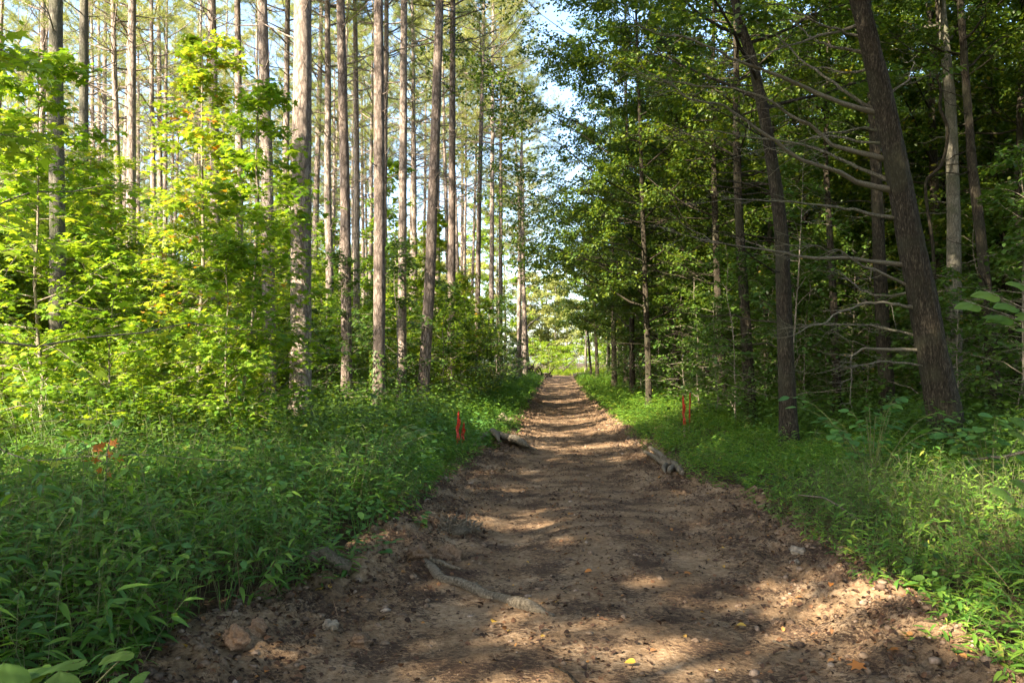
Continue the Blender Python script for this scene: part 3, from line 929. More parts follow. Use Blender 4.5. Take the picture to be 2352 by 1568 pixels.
# the winding vine on the grey trunk
mb = MB()
vp = np.array([P(a, b, 17.45) for a, b in [(2150, -40), (2160, 60), (2150, 140), (2162, 210), (2150, 250), (2175, 300), (2168, 380), (2130, 410), (2132, 470), (2140, 560), (2142, 700), (2150, 900), (2155, 1010)]])
vp[:, 1] += np.sin(np.arange(len(vp)) * 1.1) * 0.12
mb.tube(smooth_path(vp, 60), np.full(60, 0.035), 6)
tag(mb.build('vine', M['bark_cedar'], smooth=True), 'thick dark winding vine climbing beside the pale grey trunk', 'vine')

# ---- the big leaning tree with dead branches
D2 = 12.4
pp = [(2186, 1060), (2172, 960), (2150, 850), (2110, 650), (2072, 450), (2040, 280), (1995, 90), (1972, 0)]
x0 = P(2186, 1060, D2)[0]; z0 = float(H(x0, D2))
lean = empty('leaning_tree', (x0, D2, z0))
w = np.array([P(a, b, D2) for a, b in pp]); w[0, 2] = z0 - 0.2
top = w[-1] + (w[-1] - w[-3]) * 2.2; w = np.vstack([w, w[-1] * 0.5 + top * 0.5, top])
wid = np.array([0.34, 0.255, 0.225, 0.205, 0.182, 0.160, 0.14, 0.125, 0.09, 0.05])
tt = np.linspace(0, 1, 420)
w = smooth_path(w, 40)
pf = smooth_path(w, 420); rf = np.interp(tt, np.linspace(0, 1, len(wid)), wid)
mb = MB(); rr = np.random.default_rng(55); mb.tube(pf - [x0, D2, z0], rf, 54, bark=0.016, seed=91)
mb.build('trunk', M['bark_cedar'], lean, smooth=True)
BR = [
    [(1979, 87), (1920, 70), (1850, 44), (1797, 17), (1762, -8)],
    [(1990, 122), (1911, 107), (1872, 92), (1841, 66), (1815, 48), (1770, 20)],
    [(1975, 50), (1880, 81), (1810, 105), (1732, 131), (1680, 150)],
    [(2030, 262), (1928, 236), (1841, 199), (1775, 173), (1701, 135), (1656, 124), (1592, 90), (1498, 82), (1461, 56), (1435, 11)],
    [(2025, 258), (1946, 219), (1885, 175), (1828, 127), (1775, 66), (1749, 48), (1680, 40)],
    [(2050, 366), (1950, 346), (1907, 328), (1858, 284), (1810, 258), (1749, 225), (1688, 201), (1574, 191), (1495, 184), (1416, 131)],
    [(2066, 440), (1972, 420), (1907, 389), (1841, 367), (1775, 319), (1712, 281), (1652, 240), (1607, 236), (1536, 195), (1487, 157), (1453, 116)],
    [(2060, 424), (1972, 385), (1911, 354), (1850, 328), (1788, 321), (1666, 306), (1600, 300), (1520, 318)],
    [(2080, 505), (1972, 485), (1911, 472), (1819, 466), (1753, 459), (1666, 457), (1600, 470)],
    [(2112, 672), (2038, 634), (1981, 612), (1937, 577), (1885, 569), (1800, 560)],
    [(2100, 610), (1946, 593), (1841, 588), (1775, 580), (1700, 565), (1607, 549), (1540, 525)],
    [(2118, 715), (2078, 704), (2026, 693), (1973, 700), (1907, 732), (1846, 763), (1772, 776)],
    [(2128, 778), (2039, 756), (1973, 743), (1864, 745), (1800, 752)],
    [(2130, 806), (2004, 800), (1977, 802), (1949, 815), (1951, 868), (1956, 938)],
    [(2140, 848), (2065, 829), (1977, 840), (1930, 838)],
    [(2110, 668), (2008, 682), (1973, 658), (1912, 619)],
    [(2030, 300), (1985, 290), (1930, 300), (1860, 320), (1790, 350)],
    [(2045, 330), (1990, 325), (1900, 310), (1830, 330), (1740, 345), (1640, 372)],
    [(2062, 215), (2080, 190), (2095, 160), (2100, 130)],
    [(1998, 150), (1960, 170), (1900, 160), (1830, 150), (1760, 190)],
]
rb = np.random.default_rng(66)
BD = [[0.0, -0.6], [0.0, 0.8], [0, -1.2], [0, -1.4], [0, 0.9], [0, -0.8], [0, -1.7], [0, 1.2], [0, -0.5], [0, -0.9], [0, -1.1], [0, -1.3], [0, 0.6], [0, -0.5], [0, -0.7], [0, 0.8], [0, 1.3], [0, 1.6], [0, 0.4], [0, 1.4]]
for k, b in enumerate(BR):
    n = len(b)
    w3 = np.array([P(px, py, D2 + BD[k][1] * (i / (n - 1)) ** 1.2) for i, (px, py) in enumerate(b)])
    # start inside the trunk
    j = np.argmin(np.linalg.norm(pf - w3[0], axis=1)); w3[0] = pf[j] + [0.05, 0.10, 0]
    m = 5 * n
    q = smooth_path(w3, m) - [x0, D2, z0]
    kk = np.linspace(0, 1.6 * n, m); q = q + np.stack([fbm(kk, kk * 0 + 9 * k + c_, 77, 2) for c_ in range(3)], -1) * 0.055 * np.minimum(1, np.linspace(0, 6, m))[:, None]
    r0 = 0.011 + 0.0027 * n
    mb = MB(); mb.tube(q, 0.004 + (r0 - 0.004) * np.linspace(1, 0, m) ** 1.25 + 0.5 * r0 * np.exp(-np.linspace(0, 14, m)), 8, rough=0.28, rng=rb)
    for s_ in range(int(n * 2.4)):
        i = rb.integers(m // 4, m - 1)
        tdir = q[i] - q[i - 1]; tdir /= np.linalg.norm(tdir)
        az = math.atan2(tdir[1], tdir[0]) + rb.choice([-1, 1]) * rb.uniform(0.3, 1.0)
        L = rb.uniform(0.15, 0.75)
        b2 = branch_path(rb, q[i], az, rb.uniform(-0.5, 0.5), L, 6, rb.uniform(-0.3, 0.3), 0.2)
        mb.tube(b2, np.linspace(0.006, 0.002, 6), 4, cap=False)
        for e in range(2):
            b3 = branch_path(rb, b2[rb.integers(2, 5)], az + rb.normal() * 0.8, rb.uniform(-0.6, 0.6), L * 0.4, 4)
            mb.tube(b3, np.linspace(0.003, 0.0015, 4), 3, cap=False)
    mb.build('dead_branch', M['deadwood'] if k in (2, 3, 5, 6, 9, 10, 11, 13) else M['bark_grey'], lean)
# its living top, above the frame
mb = MB()
tops = top - np.array([x0, D2, z0])
m = 9000
c = tops + rb.normal(size=(m, 3)) * [1.5, 1.5, 1.7] + [0, 0, 0.8]
scatter(mb, leaf_blade(), c, unit_rand(rb, m), unit_rand(rb, m), rb.uniform(0.08, 0.16, m))
mb.build('foliage', M['decid'], lean)
tag(lean, 'big leaning tree with rough dark bark and many long dead grey branches reaching left', 'tree')
fixed.append((x0, D2))

# ------------------------------------------------------------------ right wood and its understorey
protos_d = [decid_parts('broadleaf_tree', 800 + k, 13.5 + 1.3 * (k % 4), 0.12 + 0.015 * (k % 3), 2.0 + 0.9 * (k % 3), 3.7, M['bark_cedar'], M['decid'], 38, 0.115, 1.3) for k in range(5)]
rng = np.random.default_rng(27)
pr = []
for _ in range(4000):
    yy = rng.uniform(17, 88); xx = rng.uniform(right_edge(yy) + 2.0, 0.74 * yy + 6)
    if min((xx - a) ** 2 + (yy - b) ** 2 for a, b in fixed) < 2.3 ** 2: continue
    lim = 3.2 if yy < 45 else 4.4
    if pr and min((xx - a) ** 2 + (yy - b) ** 2 for a, b in pr) < lim ** 2: continue
    if yy > 70 and xx < 20: continue
    pr.append((xx, yy))
    if len(pr) >= 120: break
for xx, yy in pr:
    k = int(rng.integers(0, 5)); e = xx < right_edge(yy) + 7
    place(protos_d[k], USED, (xx, yy, H(xx, yy)), rng.random() * 6.28, rng.uniform(0.82, 1.15), (rng.normal() * 0.03, rng.normal() * 0.03),
          label='green broadleaf tree forming the leafy right edge of the track' if e else 'broadleaf tree deep in the shaded wood on the right',
          cat='tree', group='trees of the leafy right edge' if e else 'trees deep in the right wood')

protos_r = [sapling_parts('young_tree', 850 + k, 3.0 + 1.0 * k, 0.014 + 0.004 * k, 1.5 + 0.1 * k, M['low'], 'oval', 0.10, 0.3, 22 + 6 * k, per=6) for k in range(4)]
pq = []
for _ in range(6000):
    yy = rng.uniform(14, 52); xx = rng.uniform(right_edge(yy) + 2.4, 0.72 * yy + 2)
    if min((xx - a) ** 2 + (yy - b) ** 2 for a, b in fixed) < 0.6: continue
    if 13 < yy < 17.5 and xx < 8: continue
    lim = 1.25 if yy < 26 else 1.7
    if pq and min((xx - a) ** 2 + (yy - b) ** 2 for a, b in pq) < lim ** 2: continue
    pq.append((xx, yy))
    if len(pq) >= 200: break
for xx, yy in pq:
    k = int(rng.integers(0, 4))
    place(protos_r[k], USED, (xx, yy, H(xx, yy)), rng.random() * 6.28, rng.uniform(0.75, 1.15), (rng.normal() * 0.05, rng.normal() * 0.05),
          label='dark green oval-leaved young tree in the shade under the right wood', cat='young tree', group='young trees under the right wood')
# the same kind fringes the far left row's feet
for xx, yy in [(-2.6, 24), (-1.9, 27), (-1.5, 31), (-1.1, 35), (-0.9, 39), (-0.4, 44), (-0.2, 48), (-3.6, 26), (-3.3, 30.5), (-2.6, 34), (-2.2, 40), (-1.9, 46), (0.4, 52), (-4.4, 22.5),(-3.0,20.6),(-4.8,28.5),(-2.0,22.6),(-3.9,19.2),(-1.7,25.2),(-2.9,28.6),(-1.3,33),(-0.8,37),(-5.4,21),(-2.4,31.5)]:
    k = int(rng.integers(0, 3))
    place(protos_r[k], USED, (xx, yy, H(xx, yy)), rng.random() * 6.28, rng.uniform(0.7, 1.0),
          label='dark bushy young tree at the feet of the left roadside pines', cat='young tree', group='bushy young trees at the left pines')

# unseen trees added around and behind the camera to shade the foreground
for xx, yy, s in [(-9.8, -0.9, 0.75), (-4.2, -4.9, 0.68), (-6.9, -0.2, 0.36), (-15, 12, 0.8), (-3.2, -10, 1.0), (6.0, -3.5, 1.0), (5.0, -9.0, 1.1), (9.5, 2.5, 0.9), (12.5, 7.5, 1.0), (-8.5, -12, 1.1), (10, -7, 1.1)]:
    k = int(rng.integers(0, 5))
    place(protos_d[k], USED, (xx, yy, H(xx, yy)), rng.random() * 6.28, s, label='unseen broadleaf tree added around the camera to cast shade', cat='tree', group='broadleaf trees added out of view for shade')

protos_h = [decid_parts('broadleaf_tree', 870 + k, 24 + k, 0.19, 10.5, 4.6, M['bark_grey'], M['decid'], 40, 0.17, 1.1) for k in range(2)]  # high dense crowns, added out of view to keep sun off track and right wood
for k, (xx, yy, s) in enumerate([(-6.3, 3.6, 1.0), (-7.2, 0.6, 0.8), (-9.3, 3.3, 0.88), (-4.0, -8.5, 0.9), (-8.4, 1.4, 0.85), (1.0, -11.0, 1.0), (-12.5, -4.0, 0.72), (-9.6, -5.8, 0.74), (6.5, 0.5, 0.95), (9.8, 7.0, 0.9), (11.0, 1.5, 1.0), (16, 9, 1.0), (14, 1, 1.0), (3.5, -6, 0.95)]):
    place(protos_h[k % 2], USED, (xx, yy, H(xx, yy)), k * 1.7, s, label='unseen tall high-crowned tree added near the camera to block sun', cat='tree', group='tall trees added out of view to block sun')

# ------------------------------------------------------------------ far wall of wood beyond the clearing and all round
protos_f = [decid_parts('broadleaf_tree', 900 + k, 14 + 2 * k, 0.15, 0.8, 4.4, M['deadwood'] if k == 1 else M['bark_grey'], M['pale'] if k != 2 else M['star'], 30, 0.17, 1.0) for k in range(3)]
rng = np.random.default_rng(37)
for y, n_, w_ in ((90, 18, 34), (98, 24, 70), (108, 22, 90), (122, 22, 110)):
    for k in range(n_):
        xx = -w_ + 2 * w_ * (k + rng.uniform(0.1, 0.9)) / n_; yy = y + rng.uniform(-5, 5)
        q = int(rng.integers(0, 3))
        gap = 0 < xx < 14
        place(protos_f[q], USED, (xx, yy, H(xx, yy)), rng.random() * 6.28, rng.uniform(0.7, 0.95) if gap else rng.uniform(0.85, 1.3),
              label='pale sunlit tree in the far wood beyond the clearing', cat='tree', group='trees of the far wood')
# low bright bushes in the clearing
protos_b = [sapling_parts('bush', 950 + k, 2.4 + k, 0.03, 2.2, M['star'], 'rhomb', 0.16, 0.15, 26, per=7) for k in range(2)]
for px, d, s, lab in [(1262, 76, 1.5, 'round yellow-green bush in the sunlit clearing, straight beyond the track'), (1330, 80, 1.6, 'green bush in the clearing right of the yellow-green one'), (1225, 84, 1.7, 'bush behind the pale leaning snag'), (1295, 90, 2.0, 'tall back bush in the middle of the clearing'), (1380, 88, 1.9, 'bush seen between the last right-hand trunks'), (1182, 72, 1.1, 'bush at the left rim of the clearing, beside the snag')]:
    x_ = X(px, d)
    place(protos_b[int(rng.integers(0, 2))], USED, (x_, d, H(x_, d)), rng.random() * 6, s * 0.62, label=lab, cat='bush', group='bushes in the clearing')

# snag, stump heap and logs at the clearing
def log_obj(name, pts, rad, mat, label, cat, sides=9, rough=0.2, seed=1, group=None, twig=0):
    r_ = np.random.default_rng(seed)
    p0 = np.asarray(pts[0], float)
    n = max(90, 12 * len(pts))
    q = smooth_path(smooth_path(np.asarray(pts, float) - p0, 5 * len(pts)), n)
    q = q + np.stack([fbm(np.linspace(0, 9, n), np.zeros(n) + seed + 7 * c_, 5, 1) for c_ in range(3)], -1) * max(rad) * 0.8
    ri = np.interp(np.linspace(0, 1, n), np.linspace(0, 1, len(rad)), rad) * (1 + rough * 1.1 * fbm(np.linspace(0, 6, n), np.zeros(n) + seed, 9, 1))
    mb = MB(); mb.tube(q, np.maximum(ri, 0.001), max(sides, 14) if max(rad) > 0.012 else sides, bark=max(rad) * 0.22, seed=seed)
    for k in range(twig):
        i = r_.integers(n // 3, n)
        b = branch_path(r_, q[i], r_.random() * 6.28, r_.uniform(-0.2, 0.9), r_.uniform(0.3, 1.0) * rad[0] * 9, 5, 0, 0.2)
        mb.tube(b, np.linspace(rad[-1] * 0.5, rad[-1] * 0.15, 5), 4)
    o = mb.build(name, mat, smooth=True)
    o.location = p0
    return tag(o, label, cat, group)


log_obj('dead_tree', [P(1183, 852, 64) - [0, 0, 0.3], P(1190, 800, 64), P(1200, 745, 64), P(1205, 715, 64)], [0.24, 0.2, 0.15, 0.05], M['deadwood'], 'pale bleached snag leaning right at the end of the track', 'dead tree', twig=5, seed=3)
log_obj('dead_tree', [P(1196, 850, 66) - [0, 0, 0.3], P(1203, 790, 66), P(1212, 745, 66), P(1240, 730, 66)], [0.14, 0.11, 0.08, 0.03], M['deadwood'], 'thinner bent dead stem right beside the bleached snag', 'dead tree', twig=4, seed=4)
log_obj('dead_tree', [P(1292, 852, 70), P(1320, 825, 70), P(1338, 806, 70)], [0.055, 0.04, 0.02], M['deadwood'], 'thin bare trunk propped at a slant in the clearing', 'dead tree', twig=4, seed=5)
log_obj('dead_tree', [P(1345, 855, 74), P(1345, 800, 74), P(1348, 740, 74)], [0.13, 0.1, 0.05], M['deadwood'], 'upright thin dead stem right of the slanted one in the clearing', 'dead tree', twig=5, seed=6)
for k, (a, b, r_, lab) in enumerate([((1318, 861), (1366, 858), 0.16, 'grey log lying across the far end of the track'), ((1326, 866), (1380, 863), 0.12, 'thin grey log in front of the far log'), ((1235, 858), (1268, 866), 0.13, 'short dark log by the left of the track end')]):
    pa, pb = P(a[0], a[1], 62), P(b[0], b[1], 62)
    for q in (pa, pb): q[2] = float(H(q[0], q[1])) + r_ * 0.8 + 0.15
    log_obj('log', [pa, (pa + pb) / 2 + [0, 0, 0.06], pb], [r_, r_ * 0.9, r_ * 0.7], M['deadwood'], lab, 'log', seed=10 + k)


def rock_arrays(rng, n_sub=1):
    import bmesh
    bm = bmesh.new(); bmesh.ops.create_icosphere(bm, subdivisions=n_sub, radius=1.0)
    v = np.array([q.co[:] for q in bm.verts]); f = np.array([[q.index for q in t.verts] for t in bm.faces]); bm.free()
    return v, f


def heap(name, c, n, size, spread, mat, label, cat, seed):
    r_ = np.random.default_rng(seed)
    mb = MB()
    mb.add(rock_arrays(r_, 2)[0] * np.array(spread) * [1.3, 1.3, 0.5], rock_arrays(r_, 2)[1])
    for k in range(n):
        p = np.array([r_.normal() * spread[0], r_.normal() * spread[1], 0])
        p[2] = max(0, spread[2] * (1 - (p[0] / spread[0] / 2) ** 2)) * r_.random()
        b = branch_path(r_, p, r_.random() * 6.28, r_.uniform(-0.3, 0.9), size * r_.uniform(0.5, 1.4), 6, r_.uniform(-0.5, 0.3), 0.35)
        mb.tube(b, np.linspace(size * 0.09, size * 0.02, 6), 5, rough=0.3, rng=r_)
    o = mb.build(name, mat)
    o.location = c
    return tag(o, label, cat)


cx = X(1205, 60)
heap('root_heap', (cx, 60, float(H(cx, 60))), 60, 0.9, (1.0, 0.8, 0.9), M['bark_cedar'], 'dark heap of torn roots and brush left of the track end', 'brush heap', 71)

# ------------------------------------------------------------------ verge plants (stuff)
def stilt(name, zone, mat, seed, label_size=1.0):
    """zone: list of (x, y, height, leaf length, leaves per stem) arrays"""
    rng = np.random.default_rng(seed)
    fb = MB(); sb = MB()
    x, y, hgt, ll, near = zone
    n = len(x)
    z = zground(x, y)
    K = 9
    az = rng.random(n) * 2 * PI; tl = rng.uniform(0.1, 0.75, n)
    tip = np.stack([np.cos(az) * hgt * tl, np.sin(az) * hgt * tl, hgt], -1)
    b0 = np.stack([x, y, z], -1)
    # leaves
    t = (np.arange(K)[None] + rng.random((n, K))) / K
    t = 0.12 + 0.88 * t
    pos = b0[:, None] + tip[:, None] * np.stack([t ** 1.6, t ** 1.6, t ** 0.85], -1)
    side = np.where(np.arange(K) % 2 == 0, 1, -1)[None] * (1.1 + 0.4 * rng.normal(size=(n, K)))
    aa = az[:, None] + side
    up = rng.uniform(-0.35, 0.55, (n, K))
    dd = np.stack([np.cos(aa) * np.cos(up), np.sin(aa) * np.cos(up), np.sin(up)], -1).reshape(-1, 3)
    nn = unit_rand(rng, n * K) * 0.45 + np.array([0, 0, 1.0])
    sz = np.repeat(ll, K) * rng.uniform(0.6, 1.15, n * K)
    pos = pos.reshape(-1, 3)
    nm = np.repeat(near, K)
    scatter(fb, leaf_lance(), pos[nm], dd[nm], nn[nm], sz[nm])
    scatter(fb, leaf_blade(), pos[~nm], dd[~nm], nn[~nm], sz[~nm])
    # stems as thin three-sided strips
    for i in range(4):
        ta, tb = i / 4, (i + 1) / 4
        pa = b0 + tip * np.stack([np.full(n, ta ** 1.6)] * 2 + [np.full(n, ta ** 0.85)], -1)
        pb = b0 + tip * np.stack([np.full(n, tb ** 1.6)] * 2 + [np.full(n, tb ** 0.85)], -1)
        r = 0.0013 + 0.0008 * (1 - ta) + 0.0004 * np.maximum(y - 6, 0) * 0.3
        offs = [np.array([math.cos(a_), math.sin(a_), 0]) for a_ in (0, 2.1, 4.2)]
        V = np.stack([pa + o_ * r[:, None] for o_ in offs] + [pb + o_ * r[:, None] * 0.8 for o_ in offs], 1)
        Fq = np.array([(0, 1, 4, 3), (1, 2, 5, 4), (2, 0, 3, 5)])
        sel = np.where(near)[0]
        sb.add(V[sel].reshape(-1, 3), (Fq[None] + (np.arange(len(sel)) * 6)[:, None, None]).reshape(-1, 4))
    # join leaves and stems as one stuff object
    o = fb.build(name, mat)
    return o, sb


def zone(rng, side, y0, y1, wide, dens, hmin, hmax, ll, patch=0.0, nearlim=9, off=0.0):
    area = (y1 - y0) * wide
    n = int(area * dens)
    y = rng.uniform(y0, y1, n); o_ = off + wide * rng.random(n)
    x = np.where(side < 0, left_edge(y) - o_, right_edge(y) + o_)
    nzv = fbm(x * 0.8, y * 0.8, 61, 3)
    edge = -0.12 + 0.42 * fbm(x * 0 + 5, y * 1.5, 63 + side, 3) 
    keep = (o_ > edge) & (nzv > patch - 0.6) & (x > -0.68 * y - 1.5) & (x < 0.68 * y + 1.5)
    x, y, o_, nzv = x[keep], y[keep], o_[keep], nzv[keep]
    ramp_ = np.clip(0.32 + (o_ - edge[keep]) / 0.9, 0.25, 1)
    h = (hmin + (hmax - hmin) * rng.random(len(x))) * ramp_ * (1 + 1.1 * nzv + 0.5 * fbm(x * 2.2, y * 2.2, 66, 2))
    L = ll * (0.55 + 0.75 * rng.random(len(x)))
    return x, y, h, L, y < nearlim


def cat(*zs):
    return [np.concatenate([z[k] for z in zs]) for k in range(5)]


rng = np.random.default_rng(47)
# left foreground mass
zl = cat(zone(rng, -1, 1.2, 4.6, 3.6, 150, 0.30, 0.68, 0.125, off=0.05),
         zone(rng, -1, 4.6, 8.0, 4.6, 150, 0.30, 0.68, 0.115, off=0.05),
         zone(rng, -1, 8.0, 13.0, 5.5, 150, 0.28, 0.58, 0.085, 0.10),
         zone(rng, -1, 13.0, 22.0, 3.6, 95, 0.22, 0.50, 0.095, 0.15),
         zone(rng, -1, 22.0, 60.0, 2.6, 40, 0.22, 0.50, 0.16))
# bare bank on the left near the log and clay (dirt shows)
x, y = zl[0], zl[1]
bare = ((x + 1.35) ** 2 / 0.25 + (y - 4.5) ** 2 / 0.5 < 1) | ((x + 1.15) ** 2 / 0.25 + (y - 6.9) ** 2 / 0.5 < 1)
zl = [a_[~bare] for a_ in zl]
o1, s1 = stilt('stiltgrass_mat', zl, M['grass'], 1)
tag(o1, kind='stuff', label='sprawling green lance-leaved grass on the left verge', cat='grass')
so1 = s1.build('grass_stems', M['stem'], o1)
zr = cat(zone(rng, 1, 2.0, 5.5, 3.2, 200, 0.16, 0.42, 0.092),
         zone(rng, 1, 5.5, 9.0, 4.6, 190, 0.16, 0.42, 0.072),
         zone(rng, 1, 9.0, 14.0, 5.5, 130, 0.16, 0.40, 0.08),
         zone(rng, 1, 14.0, 24.0, 4.6, 85, 0.16, 0.42, 0.095),
         zone(rng, 1, 24.0, 62.0, 3.2, 38, 0.16, 0.45, 0.16))
o2, s2 = stilt('stiltgrass_mat', zr, M['grass'], 2)
tag(o2, kind='stuff', label='shaded green lance-leaved grass on the right verge', cat='grass')
so2 = s2.build('grass_stems', M['stem'], o2)


def undergrowth(name, x, y, hmax, leaf, K, mat, seed, label, tpl=None):
    rng = np.random.default_rng(seed)
    n = len(x); z = zground(x, y)
    a = rng.random((n, K)) * 2 * PI; t = rng.random((n, K)) ** 0.6
    h = hmax[:, None] * t
    rr_ = hmax[:, None] * 0.42 * rng.random((n, K)) ** 0.5 * (0.4 + t)
    pos = np.stack([x[:, None] + np.cos(a) * rr_, y[:, None] + np.sin(a) * rr_, z[:, None] + h], -1).reshape(-1, 3)
    m = n * K
    dd = np.stack([np.cos(a).ravel(), np.sin(a).ravel(), rng.uniform(-0.5, 0.4, m)], -1) + unit_rand(rng, m) * 0.4
    nn = unit_rand(rng, m) * 0.5 + np.array([0, 0, 1.0])
    mb = MB(); scatter(mb, tpl or leaf_rhomb(), pos, dd, nn, np.repeat(leaf, K) * rng.uniform(0.6, 1.2, m))
    # stalks
    st = 3
    aa = rng.random((n, st)) * 6.28
    b0 = np.stack([np.repeat(x, st), np.repeat(y, st), np.repeat(z, st)], -1)
    tp = b0 + np.stack([np.cos(aa).ravel() * np.repeat(hmax, st) * 0.35, np.sin(aa).ravel() * np.repeat(hmax, st) * 0.35, np.repeat(hmax, st) * 0.95], -1)
    r = 0.003 + 0.0002 * b0[:, 1:2]
    V = np.stack([b0 + [1, 0, 0] * r, b0 + [-0.5, 0.8, 0] * r, b0 + [-0.5, -0.8, 0] * r, tp], 1)
    Fq = np.array([(0, 1, 3), (1, 2, 3), (2, 0, 3)])
    mb.add(V.reshape(-1, 3), (Fq[None] + (np.arange(len(b0)) * 4)[:, None, None]).reshape(-1, 3))
    return tag(mb.build(name, mat), kind='stuff', label=label, cat='undergrowth')


rng = np.random.default_rng(57)
n = 5600
y = 9.5 + 44 * rng.random(n) ** 1.3; x = rng.uniform(-0.70 * y - 1, left_edge(y) - 1.2)
pt = fbm(x * 0.45, y * 0.45, 71, 3)
hh_ = rng.uniform(0.25, 1.0, n) * (1 + 1.1 * fbm(x * 0.8, y * 0.8, 74, 2))
lime = (x / y < -0.30) & (pt > -0.12) & (y > 10.5)
undergrowth('undergrowth', x[lime], y[lime], hh_[lime], 0.075 + 0.0016 * y[lime], 26, M['star'], 3, 'low sunlit yellow-green brush under the left saplings')
dk = (~lime) & (pt > -0.42)
undergrowth('undergrowth', x[dk], y[dk], hh_[dk] * 0.95, 0.065 + 0.0016 * y[dk], 26, M['low'], 13, 'darker green brush around the feet of the left pines')
n = 6000
y = 7.0 + 50 * rng.random(n) ** 1.3; x = rng.uniform(right_edge(y) + 2.4, 0.70 * y + 2)
k = (fbm(x * 0.5, y * 0.5, 72, 3) > -0.35) & ~((y < 15) & (x < right_edge(y) + 3.6))
x, y = x[k], y[k]
undergrowth('undergrowth', x, y, rng.uniform(0.25, 0.95, len(x)), 0.075 + 0.0016 * y, 24, M['low'], 4, 'low dark green brush on the shaded right forest floor')
# leafy weeds in the mid left verge
n = 620
y = rng.uniform(6.8, 17, n); x = left_edge(y) - 0.15 - 3.2 * rng.random(n) ** 0.8
undergrowth('weeds', x, y, rng.uniform(0.12, 0.60, n), np.full(n, 0.075), 15, M['round'], 5, 'broad-leaved weeds mixed into the grass of the left verge', leaf_oval())
n = 170
y = rng.uniform(2.6, 7.5, n); x = left_edge(y) - 0.2 - 3.2 * rng.random(n)
undergrowth('weeds', x, y, rng.uniform(0.25, 0.62, n), rng.uniform(0.04, 0.075, n), 14, M['round'], 15, 'scattered broad-leaved weeds in the near left grass', leaf_oval())
n = 150
y = rng.uniform(3.6, 14, n); x = right_edge(y) + 0.2 + 4.2 * rng.random(n)
undergrowth('weeds', x, y, rng.uniform(0.12, 0.45, n), rng.uniform(0.04, 0.08, n), 13, M['low'], 16, 'scattered broad-leaved weeds in the right grass', leaf_oval())
mb = MB()
for _ in range(260):
    yy = rng.uniform(2.6, 14); sd = rng.random() < 0.5
    xx = left_edge(yy) - 3.5 * rng.random() if sd else right_edge(yy) + 3.5 * rng.random()
    b_ = branch_path(rng, np.array([xx, yy, float(zground(np.array(xx), np.array(yy)))]), rng.random() * 6.28, rng.uniform(0.5, 1.4), rng.uniform(0.25, 0.75), 6, -0.1, 0.2)
    mb.tube(b_, np.linspace(0.0028, 0.001, 6), 3, cap=False)
tag(mb.build('dry_stalks', M['drybit']), kind='stuff', label='dry brown stalks standing in the verge grass', cat='dry stalks')
n = 2600
y = 58 + 34 * rng.random(n); x = rng.uniform(-10, 22, n) + 2
k = (off_road(x, y) > 0.2) | (y > 74)
x, y = x[k], y[k]
undergrowth('clearing_grass', x, y, rng.uniform(0.2, 0.7, len(x)), np.full(len(x), 0.22), 12, M['star'], 6, 'bright grass and weeds of the far clearing', leaf_blade())

# ------------------------------------------------------------------ bits lying on the track (stuff)
rng = np.random.default_rng(67)
def on_track(n, y0, y1, p, edgy=0.0, extra=0.35):
    y = y0 + (y1 - y0) * rng.random(n) ** p
    u = rng.random(n)
    if edgy:
        s = rng.random(n) < edgy
        u = np.where(s, np.where(rng.random(n) < 0.5, np.abs(rng.normal(size=n)) * 0.12, 1 - np.abs(rng.normal(size=n)) * 0.12), u)
    L_, R_ = left_edge(y) - extra, right_edge(y) + extra
    return L_ + (R_ - L_) * u, y


def ztrack(x, y):
    o = off_road(x, y)
    e = np.exp(-((o + 0.05) / 0.55) ** 2)
    z = H(x, y) + 0.004 + fbm(x * 1.6, y * 1.6, 31, 3) * 0.009 + fbm(x * 8, y * 8, 33, 4, 0.6) * (0.011 + 0.075 * e)
    z = z + np.abs(fbm(x * 26, y * 26, 35, 2)) * (0.012 + 0.045 * e)
    return np.maximum(z - 0.30 * sstep(0.30, 0.75, o) + 0.03 * sstep(-0.1, 0.2, o), zground(x, y))


def lane_keep(x, y):
    u = (x - left_edge(y)) / (right_edge(y) - left_edge(y))
    bare = np.maximum(np.exp(-((u - 0.30) / 0.10) ** 2), 0.8 * np.exp(-((u - 0.66) / 0.10) ** 2))
    return rng.random(len(x)) > bare * 0.8 - 1.4 * np.maximum(0, fbm(x * 1.3, y * 1.3, 44, 3))


x, y = on_track(34000, 2.4, 36, 1.7, 0.42)
k = lane_keep(x, y); x, y = x[k], y[k]
pos = np.stack([x, y, ztrack(x, y) + 0.006], -1)
mb = MB()
dd = unit_rand(rng, len(x)) * [1, 1, 0.35]; nn = unit_rand(rng, len(x)) * 0.6 + [0, 0, 1]
tv, tf = leaf_oval(0.34, 0.16, 0.35)
scatter(mb, (tv, tf), pos, dd, nn, 0.014 + 0.036 * rng.random(len(x)) ** 1.8)
tag(mb.build('fallen_leaves', M['deadleaf']), kind='stuff', label='brown and orange dead leaves strewn over the track', cat='leaf litter')

